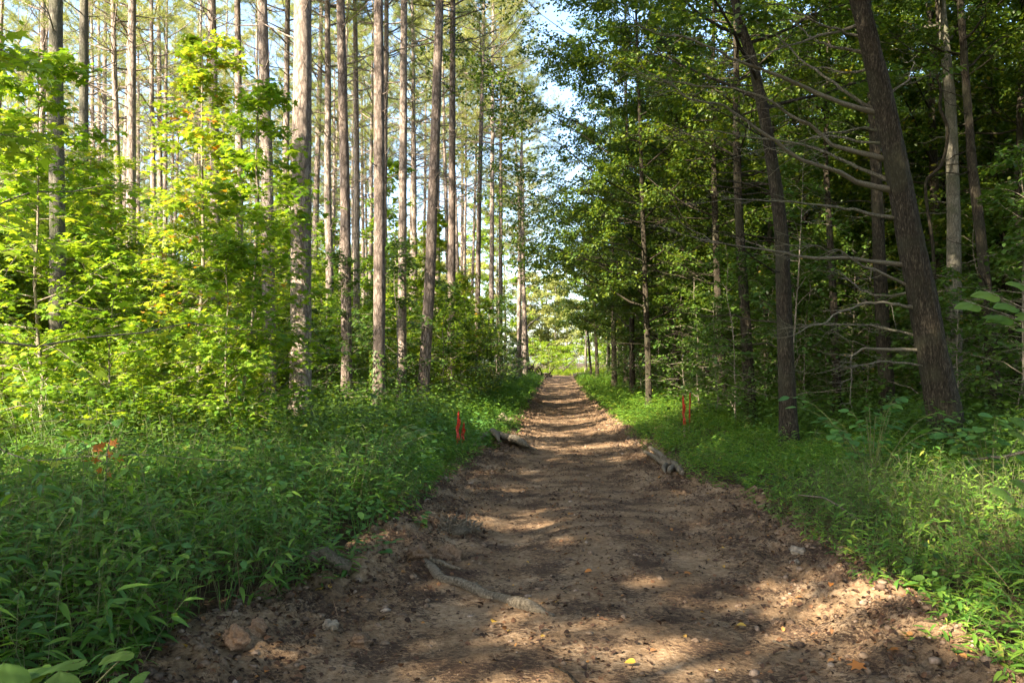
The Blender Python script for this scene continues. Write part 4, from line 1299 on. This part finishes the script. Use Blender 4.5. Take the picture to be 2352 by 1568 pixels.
x, y = on_track(34000, 2.4, 24, 1.8, 0.45)
k = lane_keep(x, y); x, y = x[k], y[k]
pos = np.stack([x, y, ztrack(x, y) + 0.004], -1)
dd = unit_rand(rng, len(x)) * [1, 1, 0.12]
tpl = (np.array([(-0.012, 0, 0), (0.012, 0, 0), (0.010, 0.5, 0.05), (-0.010, 0.5, 0.05), (0.0, 1, 0)], float), None)
mb = MB()
scatter(mb, (np.array([(-0.012, 0, 0.0), (0.012, 0, 0.0), (0.010, 1, 0.02), (-0.010, 1, 0.02)], float), np.array([(0, 1, 2, 3)])), pos, dd, unit_rand(rng, len(x)) * 0.3 + [0, 0, 1], 0.035 + 0.10 * rng.random(len(x)) ** 2)
tag(mb.build('fallen_needles', M['drybit']), kind='stuff', label='dry pine needles and straw scattered over the track', cat='needle litter')


RV, RF = rock_arrays(rng, 1)
x, y = on_track(9000, 2.4, 30, 1.8, 0.72, 0.35)
mb = MB()
n = len(x); s = 0.006 + 0.028 * rng.random(n) ** 4
rv = RV[None] * (1 + 0.55 * (rng.random((n, len(RV), 1)) - 0.5)) * (s[:, None] * rng.uniform(0.6, 1.3, (n, 3)))[:, None, :] * np.array([1, 1, 0.7])
rv = rv + np.stack([x, y, ztrack(x, y)], -1)[:, None]
mb.add(rv.reshape(-1, 3), (RF[None] + (np.arange(n) * len(RV))[:, None, None]).reshape(-1, 3))
tag(mb.build('dirt_crumbs', M['clod0']), kind='stuff', label='loose crumbs of dirt and pebbles along the track', cat='loose dirt')
RV3, RF3 = rock_arrays(rng, 4)


def rock(name, x, y, s, mat, label, cat='stone', seed=0, group=None, up=0.35):
    r_ = np.random.default_rng(seed)
    k = r_.normal(size=(6, 3)); ph = r_.random(6) * 6.28
    v = RV3.copy()
    d = sum(0.12 * np.sin((v @ k[i]) * (1.2 + 0.7 * i) + ph[i]) for i in range(6))
    v = np.round(v * 2.2) / 2.2 * 0.35 + v * 0.65
    fr_ = fbm(v[:, 0] * 3 + v[:, 2] * 2 + seed, v[:, 1] * 3 - v[:, 2] * 2, seed, 4)
    v = v * (1 + d + (0.10 if cat == 'stone' else 0.42) * fr_)[:, None] * np.array(s) * (1.0 if cat == 'stone' else 0.8)
    if cat != 'stone': up = 0.0
    mb = MB(); mb.add(v, RF3)
    o = mb.build(name, mat, smooth=False)
    o.location = (x, y, float(ztrack(np.array(x), np.array(y))) + s[2] * up)
    o.rotation_euler = (0, 0, r_.random() * 3)
    return tag(o, label, cat, group)


def G(px, py, d=None):
    """ground point seen at px, py"""
    lo, hi = 1.5, 120.0
    for _ in range(60):
        m_ = (lo + hi) / 2; p = P(px, py, m_)
        if p[2] > float(H(p[0], p[1])): lo = m_
        else: hi = m_
    p = P(px, py, lo); p[2] = float(ztrack(np.array(p[0]), np.array(p[1])))
    return p


for k, (px, py, s, mt, lab) in enumerate([
    (1832, 1276, (0.085, 0.06, 0.05), 'stone', 'rounded tan stone at the right edge of the track, larger of a pair'),
    (1826, 1297, (0.05, 0.04, 0.035), 'stone', 'small pale stone just in front of the larger tan one on the right edge'),
    (1855, 1262, (0.045, 0.04, 0.035), 'clod', 'brown lump behind the pair of stones on the right edge'),
    (1158, 972, (0.20, 0.17, 0.16), 'stone', 'pale round stone on the left bank behind the gnarled root'),
    (1785, 1435, (0.05, 0.04, 0.025), 'clod', 'flat brown clod lying on the right of the track'),
    (1922, 1345, (0.075, 0.06, 0.05), 'clod', 'big crumbly clod against the right grass edge'),
    (757, 1447, (0.05, 0.04, 0.03), 'stone', 'small grey stone on the bare bank below the short log'),
    (828, 1478, (0.09, 0.075, 0.06), 'clod', 'large dirt clod on the left bank, lowest of the big ones'),
    (1025, 1280, (0.15, 0.13, 0.10), 'clod', 'sunlit reddish dirt mound left of the fibrous roots'),
    (962, 1290, (0.14, 0.12, 0.08), 'clod', 'low dirt clod at the grass edge beside the sunlit mound'),
    (540, 1478, (0.085, 0.075, 0.07), 'clay', 'cracked orange clay lump at the lower left bank, in sunlight'),
    (590, 1455, (0.09, 0.07, 0.065), 'clay', 'orange clay lump under the grass overhang, right of the cracked one'),
    (1145, 1050, (0.16, 0.12, 0.08), 'clod', 'brown clod on the left edge just in front of the gnarled root'),
    (1232, 925, (0.30, 0.30, 0.20), 'clay', 'sunlit reddish mound on the left side of the track farther off'),
    (1660, 1120, (0.14, 0.1, 0.07), 'clod', 'clod on the right bank next to the forked dead branch'),
    (1735, 1140, (0.12, 0.1, 0.08), 'clod', 'clod at the foot of the right grass bank'),
]):
    g = G(px, py)
    rock('clay_lump' if mt == 'clay' else ('clod' if mt == 'clod' else 'stone'), g[0], g[1], s, M[mt], lab, {'clay': 'clay lump', 'clod': 'dirt clod', 'stone': 'stone'}[mt], seed=200 + k)

# ------------------------------------------------------------------ wood lying about
def gp(px, py, up):
    g = G(px, py); g[2] += up
    return g


b = [gp(978, 1298, 0.0), gp(996, 1322, 0.015), gp(1024, 1342, 0.012), gp(1070, 1358, 0.008), gp(1100, 1372, 0.016), gp(1150, 1378, 0.006), gp(1195, 1398, 0.018), gp(1245, 1408, 0.014), gp(1268, 1417, -0.01)]
log_obj('fallen_branch', b, [0.018, 0.040, 0.031, 0.034, 0.028, 0.036, 0.030, 0.008], M['log'], 'long bare grey branch lying across the left side of the track in the foreground', 'branch', 14, 0.34, 21)
b = [gp(985, 1303, 0.04), gp(1015, 1308, 0.05), gp(1055, 1322, 0.03)]
log_obj('wood_sliver', b, [0.012, 0.02, 0.006], M['log'], 'small pale splinter of wood behind the upper end of the long branch', 'wood splinter', 5, 0.3, 22)
b = [gp(690, 1330, 0.09), gp(740, 1330, 0.10), gp(797, 1325, 0.09)]
log_obj('short_log', b, [0.042, 0.046, 0.044], M['log'], 'short sawn log poking out of the grass on the left bank', 'log', 14, 0.06, 23)
# gnarled root on left bank
root = empty('gnarled_root', gp(1160, 992, 0.0)); rp = np.array(root.location)
for k, (pp_, rad, up) in enumerate([([(1105, 990), (1130, 985), (1160, 992), (1185, 1000), (1200, 1012), (1208, 1022)], [0.03, 0.05, 0.065, 0.08, 0.065, 0.03], 0.12), ([(1150, 985), (1185, 990), (1205, 1000), (1228, 1012)], [0.045, 0.055, 0.045, 0.02], 0.07), ([(1130, 985), (1142, 975), (1148, 968)], [0.07, 0.05, 0.02], 0.20), ([(1110, 992), (1092, 996)], [0.05, 0.02], 0.1)]):
    q = np.array([P(a_, c_, 15.0 - 0.15 * k) for a_, c_ in pp_])
    q[:, 2] = np.array([float(ztrack(np.array(w_[0]), np.array(w_[1]))) for w_ in q]) + up
    q[:, 1] += np.linspace(0.7, -0.8, len(q))
    n = 6 * len(q); mb = MB(); mb.tube(smooth_path(q, n) - rp, np.interp(np.linspace(0, 1, n), np.linspace(0, 1, len(rad)), rad), 10, rough=0.35, rng=rb)
    mb.build('root_limb', M['log'], root, smooth=True)
tag(root, 'gnarled uprooted root lying on the left bank beyond the stakes', 'root')
# forked branch on the right
root = empty('forked_branch', gp(1530, 1075, 0)); rp = np.array(root.location)
for k, (pp_, rad, up) in enumerate([([(1480, 1052), (1500, 1062), (1525, 1074), (1548, 1072), (1560, 1085), (1566, 1105)], [0.025, 0.038, 0.046, 0.045, 0.050, 0.035], 0.06), ([(1492, 1048), (1510, 1058), (1525, 1072)], [0.025, 0.04, 0.045], 0.13), ([(1530, 1074), (1524, 1085), (1528, 1096)], [0.04, 0.035, 0.012], 0.05), ([(1545, 1078), (1540, 1090), (1537, 1098)], [0.045, 0.045, 0.02], 0.04)]):
    q = np.array([gp(a_, c_, up) for a_, c_ in pp_])
    n = 6 * len(q); mb = MB(); mb.tube(smooth_path(q, n) - rp, np.interp(np.linspace(0, 1, n), np.linspace(0, 1, len(rad)), rad), 10, rough=0.2, rng=rb)
    mb.build('fork', M['log'], root, smooth=True)
tag(root, 'pale crooked forked branch on the right edge of the track', 'branch')
g = G(1050, 1225)
heap('root_tangle', (g[0], g[1], g[2] + 0.0), 90, 0.11, (0.10, 0.09, 0.11), M['log'], 'grey tangle of fibrous roots on the left bank behind the sunlit mound', 'root tangle', 72)
b = [gp(1835, 1205, 0.28), gp(1900, 1230, 0.30), gp(1975, 1255, 0.22)]
log_obj('twig', b, [0.008, 0.008, 0.004], M['log'], 'thin dry twig caught in the right-hand grass', 'twig', 5, 0.2, 24)
b = [gp(1775, 1480, 0.012), gp(1825, 1492, 0.012)]
log_obj('twig', b, [0.006, 0.005], M['log'], 'straight pale twig on the track beside the bright sun patch', 'twig', 5, 0.2, 25)
b = [gp(1268, 1535, 0.012), gp(1300, 1548, 0.012), gp(1330, 1580, 0.012)]
log_obj('twig', b, [0.005, 0.008, 0.009], M['bark_cedar'], 'dark bent twig at the bottom border of the track', 'twig', 5, 0.2, 26)
b = [P(2235, 1055, 8.5), P(2300, 1048, 8.2), P(2400, 1030, 8.0)]
log_obj('fallen_branch', b, [0.012, 0.02, 0.022], M['log'], 'bare branch lying through the weeds at the right border', 'branch', 6, 0.2, 27)

# single coloured leaves on the track
for k, (px, py, mt, s, lab) in enumerate([
    (1690, 1447, 'yellow', 0.07, 'bright yellow leaf on the sunlit right part of the track'),
    (1131, 1437, 'yellow', 0.06, 'golden leaf in front of the long grey branch'),
    (735, 1355, 'yellow', 0.075, 'yellow star-shaped leaf below the short log'),
    (1005, 1325, 'orange', 0.05, 'orange leaf near the upper end of the long grey branch'),
    (1360, 1318, 'orange', 0.06, 'orange leaf in the middle of the track'),
    (1910, 1362, 'orange', 0.05, 'small orange leaf by the right grass edge'),
    (2050, 1502, 'orange', 0.07, 'orange leaf under the overhanging grass at the lower right'),
    (1975, 1556, 'orange', 0.09, 'reddish leaf at the bottom border on the right'),
    (620, 1532, 'orange', 0.05, 'orange leaf on the shaded lower left bank'),
    (1460, 1535, 'yellow', 0.06, 'curled brownish yellow leaf near the bottom centre'),
    (1585, 1322, 'orange', 0.07, 'broad orange-brown leaf beside the largest sun patch'),
    (1315, 1255, 'orange', 0.05, 'red-orange leaf farther up the middle of the track'),
]):
    g = G(px, py); mb = MB(); r_ = np.random.default_rng(k)
    scatter(mb, leaf_star() if k in (2, 6, 7, 10) else leaf_oval(0.38, 0.14, 0.3), np.zeros((1, 3)), np.array([[r_.normal(), r_.normal(), 0.1]]), np.array([[0.2 * r_.normal(), -0.25, 1]]), [s])
    o = mb.build('fallen_leaf', M[mt]); o.location = (g[0], g[1], g[2] + 0.022)
    tag(o, lab, 'leaf', 'coloured leaves lying on the track')

# ------------------------------------------------------------------ survey stakes with orange-red paint and flagging
def stake(px, pyt, pyb, d, wd, label, tilt, raw, tape=True):
    x_ = X(px, d); z_ = float(H(x_, d))
    hgt = P(px, pyt, d)[2] - z_ + 0.0
    root = empty('survey_stake', (x_, d, z_)); root.rotation_euler = tilt
    mb = MB(); t_ = 0.007
    zs = [-0.15, hgt * raw]
    v = [(sx * wd, sy * t_, z) for z in zs for sx, sy in ((-1, -1), (1, -1), (1, 1), (-1, 1))]
    q = [(0, 1, 5, 4), (1, 2, 6, 5), (2, 3, 7, 6), (3, 0, 4, 7)]
    mb.add(v, q); mb.build('bare_lower_lath', M['rawlath'], root)
    mb = MB(); w2 = wd * 1.03
    zs = [hgt * raw, hgt - 0.05]
    v = [(sx * w2, sy * (t_ + 0.001), z) for z in zs for sx, sy in ((-1, -1), (1, -1), (1, 1), (-1, 1))] + [(0, -t_, hgt), (0, t_, hgt)]
    q = q[:]
    mb.add(v, q + []); mb.add(v, [(4, 5, 8), (6, 7, 9)]); mb.add(v, [(5, 6, 9, 8), (7, 4, 8, 9), (0, 3, 2, 1)])
    mb.build('painted_lath', M['lath'], root)
    if tape:
        mb = MB()
        for k_, (s0, dx) in enumerate(((0.80, 0.02), (0.78, -0.015))):
            n = 9; zz_ = np.linspace(hgt * s0, hgt * 0.30, n)
            xx = dx + 0.012 * np.sin(np.arange(n) * 1.1 + k_); yy = -0.012 - 0.012 * k_ - 0.008 * np.cos(np.arange(n) * 0.9)
            w_ = 0.011
            v = np.concatenate([np.stack([xx - w_, yy, zz_], -1), np.stack([xx + w_, yy + 0.006, zz_], -1)])
            mb.add(v, [(i, i + 1, n + i + 1, n + i) for i in range(n - 1)])
        a_ = np.linspace(0, 2 * PI, 9)
        zc = hgt * 0.79
        lo = np.stack([np.cos(a_) * (wd + 0.004), np.sin(a_) * (t_ + 0.005), np.full(9, zc - 0.012)], -1); hi = lo + [0, 0, 0.026]
        mb.add(np.concatenate([lo, hi]), [(i, i + 1, 10 + i, 9 + i) for i in range(8)])
        mb.build('flagging_tape', M['tape'], root)
    return tag(root, label, 'survey stake', 'orange-red survey stakes')


stake(1049, 942, 1002, 13.6, 0.016, 'taller red-orange survey stake in the left grass', (0, 0.05, 0.2), 0.18)
stake(1061, 968, 1002, 14.1, 0.015, 'shorter red-orange survey stake just right of the taller one on the left', (0.03, 0.10, -0.3), 0.25)
stake(1571, 908, 958, 16.4, 0.018, 'red-orange survey stake with bare pointed top, left one of the right-hand pair', (0, -0.03, 0.1), 0.3)
stake(1582, 901, 957, 17.0, 0.019, 'taller thin red-orange survey stake, right one of the right-hand pair', (0.02, 0.02, 0.9), 0.2)

# ------------------------------------------------------------------ single plants
def plant(name, base, stems, leafm, tpl, leaf, label, seed, cat='plant', per=9, stemr=0.004, group=None, flat=0.3):
    """stems: list of end points relative to base; leaves along each"""
    r_ = np.random.default_rng(seed); root = empty(name, base)
    sm = MB(); fb = MB()
    for e in stems:
        e = np.asarray(e, float); n = 8; t = np.linspace(0, 1, n)[:, None]
        q = e * t; q[:, 2] = e[2] * np.sin(t[:, 0] * PI / 2) ** 0.9
        sm.tube(q, np.linspace(stemr, stemr * 0.4, n), 5)
        tt_ = np.linspace(0.25, 1.0, per)
        pos = np.stack([np.interp(tt_, t[:, 0], q[:, k]) for k in range(3)], -1)
        az = math.atan2(e[1], e[0]) + np.where(np.arange(per) % 2 == 0, 1, -1) * (1.0 + 0.3 * r_.normal(size=per))
        az[-1] = math.atan2(e[1], e[0])
        dd = np.stack([np.cos(az), np.sin(az), r_.uniform(-0.35, 0.25, per)], -1)
        # leaf stalk
        for p_, d_ in zip(pos, dd):
            sm.tube([p_, p_ + d_ * leaf * 0.2], [stemr * 0.4, stemr * 0.3], 3, cap=False)
        scatter(fb, tpl, pos + dd * leaf * 0.18, dd, unit_rand(r_, per) * flat + [0, -0.15, 1.0], leaf * r_.uniform(0.6, 1.15, per))
    sm.build('stems', M['stem'], root, smooth=True); fb.build('leaves', leafm, root, smooth=True)
    return tag(root, label, cat, group)


def hz(x, y): return (x, y, float(zground(np.array(x), np.array(y))))


OV = leaf_oval(0.36, 0.06, 0.15); HT = leaf_heart(); BL = leaf_big(); LN = leaf_lance(); ST = leaf_star()
r_ = np.random.default_rng(99)
# round-leaved shrub before the leaning tree
st = [(r_.uniform(-1.0, 0.9), r_.uniform(-0.6, 0.6), r_.uniform(0.55, 1.15)) for _ in range(22)]
plant('shrub', hz(X(2000, 9.2), 9.2), st, M['round'], leaf_oval(0.40, 0.05, 0.12), 0.125, 'shrub with broad rounded green leaves in front of the leaning tree', 31, 'shrub', 9, 0.006)
st = [(r_.uniform(-0.8, 0.8), r_.uniform(-0.5, 0.5), r_.uniform(0.5, 1.0)) for _ in range(14)]
plant('shrub', hz(X(2270, 8.6), 8.6), st, M['round'], leaf_oval(0.42, 0.05, 0.12), 0.15, 'shrub with larger dull leaves at the right border below the hanging leaves', 32, 'shrub', 7, 0.006)
# hanging leaves from a sapling off the right border
root = empty('sapling', hz(2.55, 3.3)); sm = MB(); fb = MB()
b0 = np.array(root.location)
stem_ = np.array([(0, 0, 0), (0.05, 0.1, 1.0), (0.0, 0.0, 2.0), (-0.05, -0.1, 2.9)]); sm.tube(smooth_path(stem_, 20), np.linspace(0.014, 0.004, 20), 7)
for (hp, tips) in [((0.0, 0.05, 1.55), [(2215, 690), (2260, 665), (2300, 690), (2330, 640), (2345, 710), (2290, 720)]), ((0.02, 0.05, 0.8), [(2335, 985), (2348, 960)]), ((0.0, 0.0, 0.5), [(2300, 1118), (2345, 1100)])]:
    for (px, py) in tips:
        e = P(px, py, 3.15 + 0.2 * r_.random()) - b0
        a_ = np.array(hp)
        sm.tube(smooth_path([a_, a_ * 0.5 + e * 0.5 + [0, 0, 0.05], e], 8), np.linspace(0.004, 0.0015, 8), 4)
        dr = e - a_; dr = dr / np.linalg.norm(dr)
        scatter(fb, BL, (e - dr * 0.05)[None], (dr + [0, 0, -0.4])[None], np.array([[0.2 * r_.normal(), -0.55, 0.8]]), [0.065 + 0.03 * r_.random()])
        scatter(fb, BL, (e - dr * 0.16)[None], (dr + [0.2 * r_.normal(), 0.3, -0.3])[None], np.array([[0.3 * r_.normal(), -0.4, 0.9]]), [0.06])
sm.build('stem', M['bark_thin'], root, smooth=True); fb.build('leaves', M['bigleaf'], root, smooth=True)
tag(root, 'sapling off the right border with big pale drooping leaves reaching into view', 'sapling')
# big heart leaves bottom left
root = empty('broadleaf_weed', hz(-1.78, 2.55)); sm = MB(); fb = MB(); b0 = np.array(root.location)
for (px, py, dd_, L) in [(60, 1545, 2.55, 0.15), (170, 1520, 2.6, 0.16), (290, 1500, 2.75, 0.095), (270, 1555, 2.6, 0.08), (320, 1550, 2.7, 0.07), (20, 1570, 2.4, 0.13), (140, 1590, 2.4, 0.12)]:
    e = P(px, py, dd_) - b0
    sm.tube(smooth_path([(0, 0, 0), e * 0.5 + [0, 0, 0.08], e], 8), np.linspace(0.005, 0.002, 8), 5)
    dr = np.array([r_.uniform(-0.8, 0.8), -0.9 if py < 1560 else 0.2, 0.1])
    scatter(fb, BL, e[None], dr[None], np.array([[0.2 * r_.normal(), -0.25, 1]]), [L])
sm.build('stems', M['stem'], root, smooth=True); fb.build('leaves', M['bigleaf'], root, smooth=True)
tag(root, 'weed with large heart-shaped bright green leaves at the lower left corner', 'plant')
# small plants with own look
plant('seedling', hz(X(968, 7.6), 7.6), [(0.02, 0, 0.26), (-0.03, 0.02, 0.2)], M['round'], OV, 0.075, 'light green seedling on the grass edge above the root tangle', 33, 'plant', 8, 0.003)
plant('weed', hz(X(862, 6.3), 6.3), [(0.05, -0.05, 0.28), (-0.12, 0.0, 0.24), (0.14, 0.05, 0.20), (0, 0.1, 0.3)], M['round'], leaf_oval(0.42, 0.05, 0.1), 0.085, 'small weed with broad flat leaves left of the long grey branch', 34, 'plant', 5, 0.003)
plant('tall_weed', hz(X(540, 10.6), 10.6), [(0.05, 0, 1.25), (0.12, 0.1, 0.95), (-0.15, 0.05, 0.8)], M['grass'], leaf_oval(0.14, 0.03, 0.5), 0.19, 'tall weed with long arching narrow leaves at the top of the left grass', 35, 'plant', 14, 0.006)
plant('tall_weed', hz(X(610, 11.2), 11.2), [(0.1, 0, 0.95), (-0.2, 0.0, 0.7)], M['grass'], leaf_oval(0.16, 0.03, 0.45), 0.16, 'shorter narrow-leaved weed right of the tall arching one', 36, 'plant', 12, 0.005)
plant('broadleaf_weed', hz(X(225, 7.6), 7.6), [(0.25, 0, 0.95), (-0.2, 0.1, 0.8), (0.1, -0.2, 0.72), (-0.1, 0, 1.05)], M['round'], HT, 0.13, 'broad soft-leaved weed rising out of the grass left of centre', 37, 'plant', 5, 0.006)
plant('weed', hz(X(60, 6.8), 6.8), [(0.3, 0, 0.95), (-0.2, 0.1, 1.05), (0.5, -0.1, 0.8), (0.1, 0, 0.7)], M['grass'], LN, 0.16, 'tall grassy weed with long bright blades at the left border', 38, 'plant', 12, 0.004)
plant('weed', hz(X(865, 9.6), 9.6), [(r_.uniform(-0.8, 0.8), r_.uniform(-0.5, 0.5), r_.uniform(0.5, 0.85)) for _ in range(26)], M['low'], OV, 0.10, 'dark leafy clump on the left verge in front of the vine-wrapped pine', 39, 'plant', 8, 0.004)
# orange dead leaves caught in the thicket
root = empty('dead_leaf_cluster', P(238, 1040, 6.6)); mb = MB()
scatter(mb, leaf_star(), r_.normal(size=(14, 3)) * [0.08, 0.06, 0.05], unit_rand(r_, 14), unit_rand(r_, 14), r_.uniform(0.05, 0.09, 14))
mb.build('leaves', M['orange'], root); mb = MB(); mb.tube([(0, 0, -0.8), (0.03, 0, 0), (0.05, 0.02, 0.15)], [0.006, 0.004, 0.002], 5); mb.build('stem', M['bark_thin'], root)
tag(root, 'cluster of orange dead leaves above the left grass', 'dead leaves')
# dark vine hugging the foot of the pine
vx = X(870, 18.6); root = empty('climbing_vine', hz(vx, 18.6)); mb = MB(); fb = MB()
for k in range(3):
    t = np.linspace(0, 1, 24); a_ = k * 2.1 + t * (5 + k)
    mb.tube(np.stack([np.cos(a_) * (0.165 + 0.05 * (1 - t)), np.sin(a_) * (0.165 + 0.05 * (1 - t)), t * (1.5 + 0.4 * k)], -1), np.linspace(0.014, 0.006, 24), 5)
m = 420; t = r_.random(m); a_ = r_.random(m) * 6.28
scatter(fb, ST, np.stack([np.cos(a_) * 0.21, np.sin(a_) * 0.21, t * 1.7], -1), np.stack([np.cos(a_) * 0.3, np.sin(a_) * 0.3, -0.7 + 0 * a_], -1), np.stack([np.cos(a_), np.sin(a_), 0.4 + 0 * a_], -1), r_.uniform(0.04, 0.08, m))
mb.build('vine_stems', M['bark_cedar'], root); fb.build('leaves', M['low'], root)
tag(root, 'dark creeper around the foot of a roadside pine', 'vine')

# protos never placed would sit at the origin: drop them
for k in list(bpy.data.objects):
    if k.parent is None and k.type == 'EMPTY' and 'label' not in k:
        for ch in list(k.children): bpy.data.objects.remove(ch)
        bpy.data.objects.remove(k)
